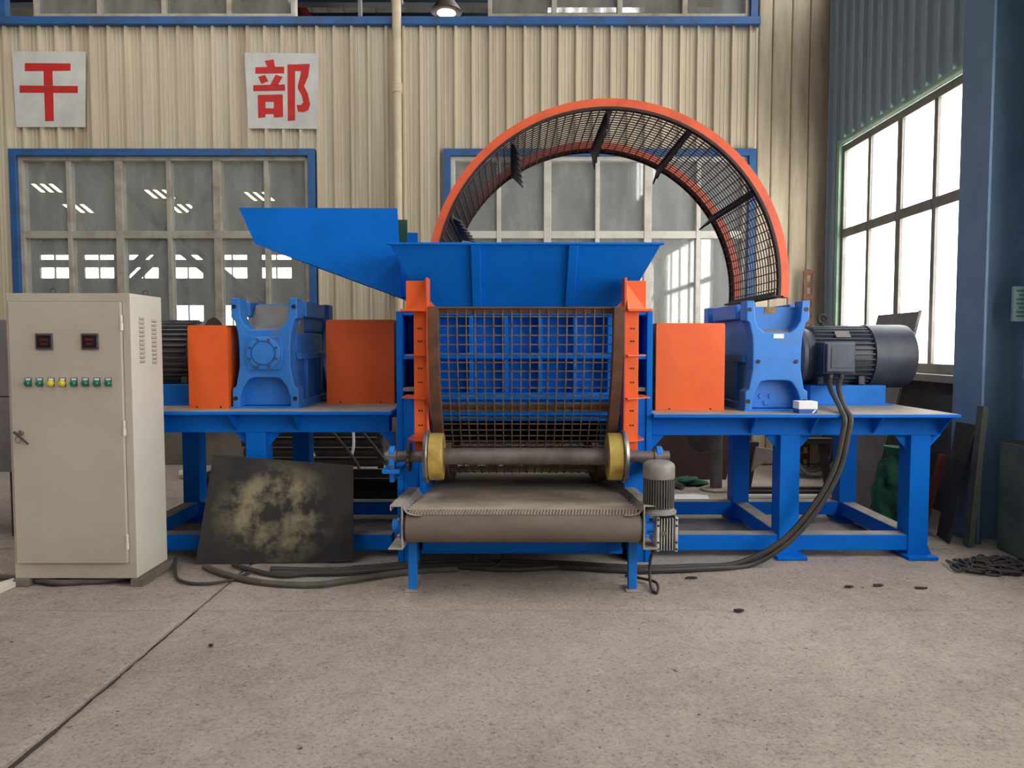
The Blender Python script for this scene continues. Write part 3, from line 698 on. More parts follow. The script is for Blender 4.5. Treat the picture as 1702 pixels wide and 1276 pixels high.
# ------------------------------------------------------------------ gearboxes
def gearbox(x0, x1, zb, zt, y0, y1, label, kind):
    r = thing('gearbox', label, 'gearbox', ((x0+x1)/2, (y0+y1)/2, zb))
    w, h = x1-x0, zt-zb; U = lambda u: x0 + u*w; V = lambda v: zb + v*h
    top = [(0,1),(.13,1),(.15,.82),(.20,.76),(.30,.715),(.70,.715),(.80,.76),(.86,.82),(.88,1),(1,1)]
    right = [(1.0,.82),(.95,.80),(.90,.68),(.885,.55),(.885,.38),(.94,.20),(1.0,.18),(1.0,0)]
    bot = [(.88,0),(.88,.10),(.83,.19),(.74,.265),(.66,.28),(.34,.28),(.25,.265),(.17,.19),(.12,.10),(.12,0)]
    left = [(0,0),(0,.18),(.06,.20),(.115,.38),(.115,.55),(.10,.68),(.05,.80),(0,.82)]
    prof = [(U(u), V(v)) for u, v in top + right + bot + left]
    MB().prism(prof, y0, y0+.14).build('front_casting', 'blue_gear', r, bev=.008)
    MB().prism(prof, y1-.14, y1).build('rear_casting', 'blue_gear', r, bev=.008)
    if kind == 'cover':
        B('housing', 'blue_gear', r, U(.11), U(.89), y0+.14, y1-.14, V(.05), V(.70), bev=.02)
        B('housing_top', 'blue_gear', r, U(.11), U(.89), y0+.36, y1-.14, V(.70), V(.97), bev=.02)
        MB().prism([(y0+.05, V(.68)), (y0+.05, V(.715)), (y0+.16, V(.735)), (y0+.24, V(.78)), (y0+.30, V(.86)), (y0+.36, V(.955)), (y0+.36, V(.68))], U(.115), U(.885), 'x').build('dusty_slope', 'dust_blue', r, smooth=True)
        B('recess_plate', 'blue_gear', r, U(.11), U(.89), y0+.10, y0+.139, V(.02), V(.68), bev=.004)
    else:
        B('housing', 'blue_gear', r, U(.11), U(.89), y0+.14, y1-.14, V(.05), V(.93), bev=.02)
        B('recess_plate', 'blue_gear', r, U(.11), U(.89), y0+.10, y0+.139, V(.02), V(.95), bev=.004)
        MB().prism([(y0+.02, V(.712)), (y0+.0995, V(.712)), (y0+.0995, V(.745))], U(.2), U(.8), 'x').build('dust_ledge', 'dust_blue', r)
    for u0, u1 in ((0, .11), (.89, 1)):
        B('foot_rail', 'blue_gear', r, U(u0), U(u1), y0+.14, y1-.14, V(0), V(.07), bev=.006); 
        B('top_rail', 'blue_gear', r, U(u0)+.004, U(u1)-.004, y0+.26, y1-.26, V(.84), V(.985), bev=.01)
        B('split_flange', 'blue_gear', r, U(u0)+.02*(u0 == 0), U(u1)-.02*(u0 > 0), y0+.14, y1-.14, V(.44), V(.50), bev=.004)
    if kind != 'cover': B('top_dust', 'dust_blue', r, U(.13), U(.87), y0+.14, y1-.14, V(.93), V(.935))
    for u in (.05, .95):
        for v in (.92, .09):
            MB().cyl((U(u), y0+.0005, V(v)), (U(u), y0-.003, V(v)), .016, n=14).build('bolt_hole', 'black', r)
    B('sole_plate', 'blue_light', r, U(-.02), U(1.02), y0-.012, y1, zb-.0005, zb+.012, bev=.002)
    if kind == 'cover':
        c = (U(.5), y0, V(.50))
        fl_ = MB().prism([(c[0]+.118*a, c[2]+.118*b) for a, b in ((-1,-.85),(-.85,-1),(.85,-1),(1,-.85),(1.12,-.3),(1.12,.3),(1,.85),(.85,1),(-.85,1),(-1,.85),(-1.12,.3),(-1.12,-.3))], y0-.014, y0+.004).build('bearing_flange', 'blue_gear', r, bev=.004)
        MB().lathe([(.118,0), (.118,.016), (.112,.02), (.088,.02), (.086,.012), (.08,.012), (.078,.026), (.02,.027)], (c[0], y0-.012, c[2]), (0,-1,0), 36).build('bearing_cover', 'blue_gear', fl_, smooth=True)
        for k in range(8):
            a = 2*pi*(k+.5)/8; MB().cyl((c[0]+.102*cos(a), y0-.03, c[2]+.102*sin(a)), (c[0]+.102*cos(a), y0-.04, c[2]+.102*sin(a)), .010, n=8).build('bolt', 'lead_grey', fl_)
        for a, b in ((-1,-1),(1,-1),(1,1),(-1,1)):
            MB().cyl((c[0]+.105*a, y0-.013, c[2]+.108*b), (c[0]+.105*a, y0-.024, c[2]+.108*b), .009, n=8).build('bolt', 'blue_light', fl_)
    else:
        for u in (.20, .80): MB().cyl((U(u), y0+.001, V(.45)), (U(u), y0-.008, V(.45)), .014, n=8).build('bolt', 'dark_iron', r)
        B('nameplate', 'white', r, U(.435), U(.60), y0-.0035, y0+.001, V(.66), V(.70)); B('old_label', 'label_old', r, U(.36), U(.55), y0+.096, y0+.101, V(.89), V(.945))
        for u, v in ((.33,.13), (.49,.13), (.41,.07)):
            MB().cyl((U(u), y0+.101, V(v)), (U(u), y0+.092, V(v)), .018, n=14).build('plug', 'blue_gear', r)
    for s, y in ((-1, y0+.35), (-1, y1-.35), (1, y0+.35), (1, y1-.35)):
        xx_ = U(.11) if s < 0 else U(.89)
        B('side_rib', 'blue_gear', r, *(sorted((xx_, xx_+s*.03))), y-.02, y+.02, V(.07), V(.44), bev=.004)
    return r
gearbox(-1.99, -1.52, ZTL+.0015, 1.835, 5.25, 6.30, 'blue cast gearbox with round bolted cover at left', 'cover')
gearbox(1.655, 2.10, ZTR_+.0015, 1.815, 5.24, 6.40, 'blue waisted cast gearbox at right beside the large motor', 'plain')

# ------------------------------------------------------------------ orange coupling guards
def guard(x0, x1, y0, y1, z0, z1, label):
    r = thing('coupling_guard', label, 'guard', ((x0+x1)/2, (y0+y1)/2, z0), 'orange coupling guards')
    MB().prism([(x0,z0),(x0,z1-.012),(x0+.012,z1),(x1-.012,z1),(x1,z1-.012),(x1,z0)], y0, y0+.004).build('front_sheet', 'orange', r)
    B('side_sheet', 'orange', r, x0, x0+.004, y0+.004, y1, z0, z1-.012); B('side_sheet', 'orange', r, x1-.004, x1, y0+.004, y1, z0, z1-.012)
    B('top_sheet', 'orange', r, x0+.004, x1-.004, y0+.004, y1, z1-.004, z1)
    for f in (.2, .8): MB().cyl((x0+(x1-x0)*f, y0+.001, z0+.012), (x0+(x1-x0)*f, y0-.004, z0+.012), .007, n=8).build('bolt', 'black', r)
guard(-2.285, -2.005, 5.22, 6.0, ZTL+.0015, 1.640, 'narrow bright orange coupling guard between cabinet and left gearbox')
guard(-1.425, -.905, 5.68, 6.2, ZTL+.0015, 1.695, 'shaded dark orange coupling guard between left gearbox and shredder')
guard(1.03, 1.522, 5.29, 6.2, ZTR_+.0015, 1.657, 'large sunlit orange coupling guard between shredder and right gearbox')
sh = thing('drive_shaft', 'dark drive shaft between left coupling guard and left gearbox', 'shaft', (-2.0, 5.8, 1.3))
MB().cyl((-2.003, 5.8, 1.38), (-1.935, 5.8, 1.38), .09, n=20).build('shaft_stub', 'dark_iron', sh, smooth=True)

# ------------------------------------------------------------------ large electric motors
def big_motor(x0, x1, yc, zc, R, label, s, zt, mt, full=True):
    """motor along x; s=+1: fan cowl on the +x end"""
    r = thing('electric_motor', label, 'motor', ((x0+x1)/2, yc, zt))
    E = (x0 if s > 0 else x1); d = (s, 0, 0); Ln = x1-x0
    MB().lathe([(R*.5,0), (R*1.04,0), (R*1.04,.03), (R*.92,.05), (R*.86,.12), (R*.86,Ln*.64), (R*.5,Ln*.645)], (E, yc, zc), d, 40).build('frame', mt, r, smooth=True)
    MB().lathe([(R*.9,Ln*.62), (R*1.0,Ln*.63), (R*1.0,Ln*.96), (R*.985,Ln*.99), (R*.95,Ln), (R*.2,Ln)], (E, yc, zc), d, 40).build('fan_cowl', mt, r, smooth=True)
    fm_ = MB().box(min(s*.12, s*Ln*.62), max(s*.12, s*Ln*.62), -.0045, .0045, R*.85, R*.97).mesh('cooling_fin', mt)
    for k in range(36):
        a = 10*k
        if full and (50 < a < 50): continue
        inst('cooling_fin', fm_, r, (E - ORG[r.name].x, 0, zc - ORG[r.name].z), (radians(a+5), 0, 0))
    yb = yc - R
    if full:
        xb = E + s*Ln*.12
        a, b = sorted((xb, xb + s*Ln*.27))
        tb = B('terminal_box', mt, r, a, b, yb-.10, yc-R*.6, zc-.13, zc+.115, bev=.008)
        B('terminal_lid', mt, tb, a+.012, b-.012, yb-.125, yb-.1005, zc-.118, zc+.103, bev=.01)
        B('lid_panel', mt, tb, a+.045, b-.03, yb-.13, yb-.1255, zc-.085, zc+.075, bev=.004)
        for f in (.3, .65): MB().cyl((a+(b-a)*f, yb-.05, zc-.16), (a+(b-a)*f, yb-.05, zc-.13), .022, n=12).build('cable_gland', 'lead_grey', tb, smooth=True)
        xe = E + s*Ln*.265
        MB().cyl((xe, yc, zc+R*.86), (xe, yc, zc+R*1.06), .018, n=12).build('eye_bolt_stem', 'dark_iron', r)
        MB().tube([(xe+.034*cos(k*pi/6), yc, zc+R*1.06+.032+.034*sin(k*pi/6)) for k in range(12)], .011, 8, 2, True).build('eye_bolt', 'dark_iron', r, smooth=True)
        npx = E + s*Ln*.30
        MB().box(npx, npx+.115, -.003, .003, R*.975, R*.985).xform(Matrix.Translation((0, yc, zc)) @ Matrix.Rotation(radians(38), 4, 'X')).build('nameplate', 'steel', r)
        MB().box(npx, npx+.115, -.035, .035, R*.97, R*.985).xform(Matrix.Translation((0, yc, zc)) @ Matrix.Rotation(radians(45), 4, 'X')).build('nameplate_pad', 'steel', r)
    for f in (.14, .50):
        xf = E + s*Ln*f; a, b = sorted((xf, xf + s*.05))
        B('foot_web', mt, r, a, b, yc-R*.8, yc+R*.8, zt+.156, zc-R*.6, bev=.006)
    a, b = sorted((E + s*Ln*.06, E + s*Ln*.72))
    bb = B('motor_base', 'blue_light', r, a, b, yc-R*.95, yc+R*.95, zt, zt+.155, bev=.006)
    B('base_flange', 'blue_light', bb, a-.03, b+.04, yc-R*1.12, yc+R*1.12, zt, zt+.012, bev=.003)
    return r
RM = .255; YM = 6.02; ZM = zz(592, YM-.02)
big_motor(2.28, 3.18, YM, ZM, RM, 'large dark grey finned electric motor on a blue base at the right', 1, ZTR_+.0015, 'motor_dark')
big_motor(-3.2, -2.33, 5.80, 1.43, .275, 'grey electric motor half hidden between cabinet and narrow orange guard', -1, ZTL+.0015, 'motor_grey', False)

# ------------------------------------------------------------------ belt conveyor
cv = thing('belt_conveyor', 'belt conveyor on blue legs leading out under the mesh drum', 'conveyor', (.065, 4.6, 0))
SL = -.055; Y0, Y1 = 4.28, 7.0
def zt_(y, dz=0.): return .565 + SL*(y-Y0) + dz
def slab(name, mt, xa, xb, da, db, ya=Y0, yb=Y1, parent=None, bev=0):
    q = [(xa,ya,zt_(ya,da)), (xb,ya,zt_(ya,da)), (xb,ya,zt_(ya,db)), (xa,ya,zt_(ya,db))]; w = [(xa,yb,zt_(yb,da)), (xb,yb,zt_(yb,da)), (xb,yb,zt_(yb,db)), (xa,yb,zt_(yb,db))]
    return MB().hexa(q, w).build(name, mt, parent or cv, bev)
xl, xr = xx(648, 842, Y0), xx(1091, 850, Y0)
for s, xo in ((1, xl), (-1, xr)):
    S = lambda a, b: sorted((xo + s*a, xo + s*b))
    ch_ = slab('channel_web', 'steel_dusty', *S(.066, .074), -.262, 0.0, Y0, 6.6)
    slab('channel_flange', 'steel_dusty', *S(0, .066), -.008, 0.0, Y0, 6.6); slab('channel_flange', 'steel_dusty', *S(-.012, .066), -.262, -.254, Y0, 6.6)
    slab('channel_lip', 'steel_dusty', *S(0, .006), -.032, -.008, Y0, 6.6)
    # curved skirt between channel and belt
    prof = [(.074, 0.0), (.078, -.022), (.092, -.043), (.115, -.056), (.145, -.062), (.185, -.062)]
    vs_ = []
    for y in (Y0+.0, 6.6):
        for k in (0, .003):
            vs_ += [(xo + s*(a), y, zt_(y, dz + k)) for a, dz in prof]
    n = len(prof); fs = []
    for i in range(n-1): fs += [(i, i+1, 2*n+i+1, 2*n+i), (n+i+1, n+i, 3*n+i, 3*n+i+1), (i, n+i, n+i+1, i+1)]
    MB().add(vs_, fs).build('skirt', 'skirt_steel', cv, smooth=True)
    for k in range(5):
        y = Y0 + .04 + .09*k; x = xo + s*.098; MB().cyl((x, y, zt_(y, -.04)), (x+s*.004, y, zt_(y, -.036)), .006, n=8).build('rivet', 'black', cv)
    # take-up bearing at the head drum
    bx = xo + s*.04
    hb_ = MB().cyl((xo+s*.004, Y0+.085, .425), (xo+s*.064, Y0+.085, .425), .042, n=20).build('drum_bearing', 'blue_light', cv, smooth=True)
    B('bearing_plate', 'blue_light', cv, *S(.052, .064), Y0+.02, Y0+.15, .36, .49, bev=.003)
    for z in (.375, .475): MB().cyl((xo+s*.052, Y0+.03, z), (xo+s*.038, Y0+.03, z), .010, n=6).build('bolt', 'steel', cv)
    # leg
    lx = xo + s*.105
    B('leg', 'blue_light', cv, lx-.026, lx+.026, 4.46, 4.51, .008, .30, bev=.003); B('foot_plate', 'steel_dusty', cv, lx-.045, lx+.045, 4.42, 4.55, 0, .008, bev=.002)
    B('leg', 'blue_light', cv, lx-.026, lx+.026, 6.35, 6.40, .008, .30-.19, bev=.003)
ba, bb_ = xl+.078, xr-.078
B('cross_member', 'blue', cv, ba+.06, bb_-.06, 4.72, 4.78, .17, .24, bev=.003); B('cross_member', 'blue', cv, ba+.04, bb_-.04, 4.80, 4.86, .13, .165, bev=.003)
# belt with its head drum
rd, yd, zd = .098, Y0+.085, .425
blt = MB(); pr = []
for k in range(15):
    a = radians(85 + 190*k/14); pr.append((yd + rd*cos(a), zd + rd*sin(a)))
pr = pr + [(6.9, zt_(6.9, -.27))]
inner = [(y + (.006 if y < 5 else 0), z) for y, z in pr]
vs_ = [(x, y, z) for x in (ba+.012, bb_-.012) for y, z in pr]; n = len(pr)
thin = [(x, yd + (y-yd)*.94 if y < 5 else y, zd + (z-zd)*.94 if y < 5 else z + .008) for x in (ba+.012, bb_-.012) for i, (y, z) in enumerate(pr)]
fs = [(i, i+1, n+i+1, n+i) for i in range(n-1)] + [(2*n+i+1, 2*n+i, 3*n+i, 3*n+i+1) for i in range(n-1)]
fs += [(i, 2*n+i, 2*n+i+1, i+1) for i in range(n-1)] + [(n+i+1, 3*n+i+1, 3*n+i, n+i) for i in range(n-1)]
blo = MB().add(vs_ + thin, fs).build('belt', 'belt_side', cv, smooth=True)
ty, tz = pr[3]
q = [(ba+.012, ty, tz+.0015), (bb_-.012, ty, tz+.0015)] + [(x, y, z+.0015) for x in (bb_-.012, ba+.012) for y, z in ((pr[0],) if 1 else ())]
top = [pr[3], pr[2], pr[1], pr[0], (6.9, zt_(6.9, -.075))]
vt = [(x, y, z+.002) for x in (ba+.012, bb_-.012) for y, z in top] + [(x, y, z-.004) for x in (ba+.012, bb_-.012) for y, z in top]
MB().add(vt, [(i, i+1, 6+i, 5+i) for i in range(4)] + [(10+i, 15+i, 16+i, 11+i) for i in range(4)] + [(0, 5, 15, 10)] + [(i, 10+i, 11+i, i+1) for i in range(4)] + [(5+i, 6+i, 16+i, 15+i) for i in range(4)]).build('belt_top_run', 'belt', cv, smooth=True)
MB().cyl((ba, yd, zd), (bb_, yd, zd), rd*.93, n=32).build('head_drum', 'dark_iron', cv, smooth=True)
MB().cyl((xl+.0, yd, zd), (xr, yd, zd), .02, n=16).build('drum_axle', 'steel', cv, smooth=True)
lace = MB(); N_ = 74
def onbelt(x, a, dr=.0): return (x, yd + (rd+dr)*cos(radians(a)), zd + (rd+dr)*sin(radians(a)))
for k in range(N_):                                   # wire hook lacing across the belt
    x = ba + .025 + (bb_-ba-.05)*k/(N_-1)
    lace.tube([onbelt(x-.004, 127, .001), onbelt(x-.003, 120, .005), onbelt(x+.002, 112, .006), onbelt(x+.003, 104, .005), onbelt(x+.004, 97, .001)], .0034, 5, 1)
q = [onbelt(x, a, .0012) for x in (ba+.02, bb_-.02) for a in (129, 121, 113, 105, 95)]
MB().add(q + [(x, y, z-.004) for x, y, z in q], [(i, i+1, i+6, i+5) for i in range(4)] + [(11+i, 10+i, 15+i, 16+i) for i in range(4)]).build('lacing_strip', 'belt_side', blo, smooth=True)
lo_ = lace.build('belt_lacing', 'wire_rust', blo); lo_['kind'] = 'stuff'; lo_['label'] = 'row of small wire hooks joining the belt ends'

# gear motor of the conveyor
gmr = thing('gear_motor', 'small upright grey motor with silver worm gearbox beside the conveyor drum', 'motor', (xr+.04, 4.36, .28))
gx0 = xx(1096, 800, 4.34); gy0 = 4.36
MB().lathe([(.05,0), (.092,.0), (.094,.004), (.094,.07), (.088,.085), (.07,.098), (.02,.10)], (gx0, gy0, .715), (0,0,1), 32).build('fan_cowl', 'motor_top', gmr, smooth=True)
MB().cyl((gx0, gy0, .535), (gx0, gy0, .715), .076, n=32).build('frame', 'motor_grey', gmr, smooth=True)
fm_ = MB().box(.074, .092, -.0026, .0026, .545, .712).mesh('cooling_fin', 'motor_grey')
for k in range(36): inst('cooling_fin', fm_, gmr, (gx0 - ORG[gmr.name].x, gy0 - ORG[gmr.name].y, -ORG[gmr.name].z), (0, 0, radians(10*k)))
MB().lathe([(.04,0), (.105,0), (.105,.014), (.09,.018), (.09,.03), (.05,.032)], (gx0, gy0, .508), (0,0,1), 32).build('flange', 'motor_top', gmr, smooth=True)
w0, w1 = xx(1090, 890, 4.32), xx(1126, 890, 4.32)
B('worm_housing', 'dark_iron', gmr, w0+.012, w1-.012, 4.32, 4.44, .29, .485, bev=.008)
for x in (w0, w1-.02): B('side_cover', 'cast_alu', gmr, x, x+.02, 4.30, 4.45, .282, .492, bev=.008)
for k in range(5): B('housing_fin', 'cast_alu', gmr, w0+.028+k*.0165, w0+.034+k*.0165, 4.302, 4.32, .292, .482, bev=.001)
for x in (w0+.01, w1-.01):
    for z in (.30, .34, .44, .475): MB().cyl((x, 4.301, z), (x, 4.297, z), .007, n=8).build('bolt_hole', 'black', gmr)
MB().cyl((w0+.045, 4.305, .395), (w0+.045, 4.292, .395), .014, n=12).build('oil_plug', 'steel_dull', gmr, smooth=True)
MB().cyl((w1, 4.37, .385), (w1+.012, 4.37, .385), .03, n=16).build('shaft_cap', 'rust', gmr, smooth=True)

# ------------------------------------------------------------------ control cabinet
cx0, cx1, cy0, cy1, ch0, ch1 = -3.105, -2.345, 4.56, 4.965, .045, 1.818
cb_ = thing('control_cabinet', 'tall beige steel control cabinet with meters and indicator lamps', 'cabinet', ((cx0+cx1)/2, (cy0+cy1)/2, 0))
B('body', 'cabinet_lit', cb_, cx0, cx1, cy0, cy1, ch0, ch1, bev=.004)
for x0, x1, z0, z1 in ((cx0, cx1, ch1-.05, ch1), (cx0, cx1, ch0, ch0+.095), (cx0, cx0+.02, ch0+.095, ch1-.05), (cx1-.045, cx1, ch0+.095, ch1-.05)):
    B('front_frame', 'cabinet', cb_, x0, x1, cy0-.006, cy0, z0, z1, bev=.002)
dx0, dx1, dz0, dz1 = cx0+.024, cx1-.048, ch0+.10, ch1-.054
dr_ = B('door', 'cabinet', cb_, dx0, dx1, cy0-.026, cy0-.001, dz0, dz1, bev=.004)
yf = cy0-.026
cz = lambda py: zz(py, yf); cxp = lambda px, py: xx(px, py, yf)
for px, py in ((74.5, 567.5), (150.5, 567.5)):
    x, z = cxp(px, py), cz(py)
    m_ = B('meter', 'bezel', dr_, x-.052, x+.052, yf-.012, yf, z-.05, z+.05, bev=.004); B('display', 'screen', m_, x-.042, x+.042, yf-.0135, yf-.0121, z-.038, z+.038)
    B('digits', 'digit', m_, x-.026, x+.026, yf-.0142, yf-.0136, z+.004, z+.020); B('digits', 'digit', m_, x-.022, x+.022, yf-.0142, yf-.0136, z-.02, z-.008)
for k in range(8):
    px = 47.5 + 19.0*k; py = 635; x, z = cxp(px, py), cz(py)
    b_ = B('label_plate', 'bezel', dr_, x-.021, x+.021, yf-.004, yf, z-.026, z+.028, bev=.002); B('label_strip', 'white', b_, x-.015, x+.015, yf-.0048, yf-.0041, z+.013, z+.024)
    MB().lathe([(.02,0), (.02,.008), (.0165,.01), (.0165,.018), (.012,.024), (.004,.026)], (x, yf-.004, z-.007), (0,-1,0), 20).build('indicator_lamp', 'lamp_yellow' if k in (2, 3) else 'lamp_green', dr_, smooth=True)
for py in (537, 712, 901):
    z = cz(py); hx = cx1-.046
    MB().cyl((hx, cy0-.022, z-.045), (hx, cy0-.022, z+.002), .0105, n=12).cyl((hx, cy0-.022, z+.004), (hx, cy0-.022, z+.05), .0085, n=12).build('hinge', 'cabinet_lit', cb_, smooth=True)
x, z = cxp(33, 722), cz(722)
lk = MB().lathe([(.016,0), (.016,.006), (.011,.008), (.011,.014), (.003,.015)], (x+.012, yf, z+.012), (0,-1,0), 18).build('lock', 'steel', dr_, smooth=True)
MB().hexa([(x-.03,yf-.02,z+.014), (x-.02,yf-.02,z+.024), (x+.07,yf-.03,z-.052), (x+.064,yf-.03,z-.06)], [(x-.03,yf-.014,z+.014), (x-.02,yf-.014,z+.024), (x+.07,yf-.024,z-.052), (x+.064,yf-.024,z-.06)]).build('key', 'lead_grey', dr_)
MB().tube([(x+.0+.017*cos(k*pi/4), yf-.017, z-.03+.02*sin(k*pi/4)) for k in range(8)], .0025, 6, 2, True).build('key_ring', 'steel', dr_)
for yy_ in (cy0+.13, cy0+.29):                        # louvres on the right side
    for k in range(11):
        z = 1.68 - .027*k - (.01 if yy_ > 4.7 else 0)
        MB().prism([(cx1, z), (cx1+.009, z-.004), (cx1, z-.017)], yy_-.035, yy_+.035, 'y').build('louvre', 'cabinet_lit', cb_)
        B('louvre_slot', 'black', cb_, cx1, cx1+.002, yy_-.03, yy_+.03, z-.021, z-.0175)
for x, y in ((cx0+.22, cy0+.12), (cx1-.05, cy0+.3)):
    MB().tube([(x+.02*cos(k*pi/4), y, ch1+.02+.02*sin(k*pi/4)) for k in range(8)], .006, 6, 2, True).build('lifting_eye', 'lead_grey', cb_, smooth=True)
for x0, x1 in ((cx0, cx0+.09), (cx1-.03, cx1+.045)): B('base_channel', 'cabinet_base', cb_, x0, x1, cy0-.03, cy1+.02, 0, ch0, bev=.003)
B('base_channel', 'cabinet_base', cb_, cx0+.09, cx1-.03, cy1-.06, cy1+.02, 0, ch0)

# ------------------------------------------------------------------ leaning black plate in front of the left frame
a, b = fl(325, 943), fl(587, 938.5)
a.y, b.y = 5.0, 5.035
tl, tr = at(354, 756, 5.078), at(587, 773, 5.082); a = Vector((xx(325, 943, 5.0), 5.0, .0)); b = Vector((xx(587, 939, 5.03), 5.03, .012)); 
q = [a, b, tr, tl]
tag(MB().hexa(q, [p + Vector((0,.01,0)) for p in q]).build('steel_plate', 'plate_black'), 'blackened steel plate with pale stains leaning on the left blue frame', 'plate')

# ------------------------------------------------------------------ cables
def cable(name, pts, r, mt, label, group=None, n=8, cat='cable'):
    return tag(MB().tube(pts, r, n, 8).build(name, mt, None, smooth=True), label, cat, group)
def fz(px, py, r=.015):
    p = fl(px, py); p.z = r; return p
tbx = 2.28 + .9*.12
for k, (dx, dy, mtn, lab) in enumerate(((0, 0, 'rubber', 'left of the two thick black cables dropping from the large motor'), (.045, .03, 'rubber', 'right of the two thick black cables dropping from the large motor'))):
    xg = tbx + .243*(.3 if k == 0 else .65)
    pts = [(xg, YM-RM-.05, ZM-.17), at(1380+14*k, 645, 5.55), at(1394+8*k, 672, 5.2), (at(1399+9*k, 684, 5.04)).to_tuple(), (at(1404+10*k, 697, 4.965)).to_tuple(), at(1401+9*k, 720, 4.955),
           at(1386+10*k, 780, 4.95), at(1352+11*k, 840, 4.93), at(1298+14*k, 900, 4.92), at(1225+24*k, 936+2*k, 4.93), fz(1150+30*k, 946+3*k, .02), fz(1060, 948+5*k, .02), fz(940, 941+6*k, .02), fz(800, 938+5*k, .02), fz(690, 941+6*k, .02), fz(560, 952+5*k, .02), fz(450, 950+7*k, .02)]
    for i in range(len(pts)): pts[i] = Vector(pts[i])
    cable('cable', pts, .019, mtn, lab, 'motor cables')
cable('cable', [fz(340, 946, .02), fz(372, 958, .02), fz(430, 972, .02), fz(520, 977, .02), fz(600, 966, .02), fz(680, 955, .02), fz(760, 950, .02)], .02, 'rubber_grey', 'thick grey cable bowing forward on the floor below the leaning plate')
cable('cable', [fz(388, 943, .02), fz(420, 952, .02), fz(470, 961, .02), fz(540, 954, .02), fz(620, 946, .02), fz(720, 944, .02), fz(850, 951, .02), fz(960, 944, .02)], .016, 'rubber', 'dark cable on the floor passing under the conveyor legs')
cable('cable', [(-2.29, 4.98, .05), fz(291, 948, .012), fz(297, 966, .012), fz(330, 973, .012), fz(380, 968, .012), fz(415, 954, .012)], .010, 'rubber', 'thin black cord curling on the floor from the cabinet corner')
cable('cable', [fz(-40, 962, .02), fz(30, 965, .02), fz(90, 974, .025), fz(130, 972, .02), fz(175, 969, .02), fz(215, 962, .02), fz(235, 948, .02)], .018, 'rubber_grey', 'grey cable on the floor in front of the cabinet')
lc = fl(815, 946)
cable('cable', [lc + Vector((-.22,.12,.012)), lc + Vector((-.1,.02,.05)), lc + Vector((-.13,.1,.13)), lc + Vector((-.02,.2,.16)), lc + Vector((.09,.12,.1)), lc + Vector((.05,0,.03)), lc + Vector((-.06,-.02,.012)), lc + Vector((.2,0,.012)), lc + Vector((.5,.1,.012)), lc + Vector((.9,.05,.012)), lc + Vector((1.0,-.03,.012))], .009, 'rubber', 'thin black cord looping up off the floor under the conveyor')
cc = fl(1085, 985)
cable('cable', [(gx0+.02, 4.44, .30), (gx0-.02, 4.46, .22), (gx0-.03, 4.46, .1), cc + Vector((.0,.02,.012)), cc + Vector((.02,-.03,.012)), cc + Vector((.04,.05,.03)), cc + Vector((.02,.14,.03)), cc + Vector((-.12,.3,.012))], .009, 'rubber', 'thin cord hanging from the gear motor to the floor')

# ------------------------------------------------------------------ small things on and around the machine
wbx = thing('carton', 'small white and blue carton on the edge of the right table', 'box', (2.03, 5.1, ZTR_+.0015))
B('box_body', 'white', wbx, 1.965, 2.095, 5.05, 5.16, ZTR_+.032, ZTR_+.085, bev=.003); B('box_base', 'blue_print', wbx, 1.967, 2.093, 5.052, 5.158, ZTR_+.0018, ZTR_+.032, bev=.002)
MB().prism([(2.055, ZTR_+.006), (2.066, ZTR_+.006), (2.088, ZTR_+.028), (2.075, ZTR_+.028)], 5.0505, 5.052).build('print_mark', 'white', wbx)

bd = thing('leaning_board', 'tall grey sheet leaning against the right wall below the window', 'board', (3.4, 7.0, 0))
q = [(3.21,6.6,0), (3.21,7.42,0), (3.66,7.42,1.80), (3.62,6.6,1.80)]
MB().hexa(q, [(x+.02, y, z) for x, y, z in q]).build('sheet', 'board_grey', bd); 
MB().hexa([(3.205,6.585,0), (3.23,6.585,0), (3.64,6.585,1.81), (3.615,6.585,1.81)], [(3.205,6.6,0), (3.23,6.6,0), (3.64,6.6,1.81), (3.615,6.6,1.81)]).build('edge_strip', 'steel', bd)
def lump(name, c, rx_, ry_, rz_, mt, label, cat, seed, rough=.07):
    rnd = random.Random(seed); bm = bmesh.new(); bmesh.ops.create_icosphere(bm, subdivisions=4, radius=1)
    ph = [(Vector((rnd.uniform(-1,1), rnd.uniform(-1,1), rnd.uniform(-1,1))).normalized(), rnd.uniform(1,9), rnd.uniform(0,6)) for _ in range(22)]
    for v in bm.verts:
        n = v.co.normalized(); k = 1 + sum(sin(f*n.dot(d)*2+p)*rough/(1+f*.25) for d, f, p in ph)
        v.co = Vector((n.x*k*rx_, n.y*k*ry_, max(n.z*k, -.75)*rz_ + .75*rz_))
    me = bpy.data.meshes.new(name); bm.to_mesh(me); bm.free(); me.materials.append(MT[mt]); me.shade_smooth()
    o = bpy.data.objects.new(name, me); C.objects.link(o); o.location = c; return tag(o, label, cat)
bg_ = lump('green_bag', (3.32, 6.30, 0), .20, .17, .31, 'bag_green', 'bulging dark green plastic bag behind the right front leg', 'bag', 3)
ORG[bg_.name] = Vector((0,0,0))
kn = MB().lathe([(.05,0), (.04,.03), (.07,.08), (.11,.13), (.04,.14)], (-.04, 0, .50), (.1,0,1), 14)
kn.build('tied_neck', 'bag_green', bg_, smooth=True)
lump('net_heap', fl(1138, 806), .16, .12, .05, 'net_green', 'crumpled dark green net on the floor behind the gear motor', 'net', 5, .16)
st = thing('steel_post', 'round steel post on a disc base behind the right frame', 'post', (xx(1190, 800, 7.6), 7.6, 0)); sx = xx(1190, 800, 7.6)
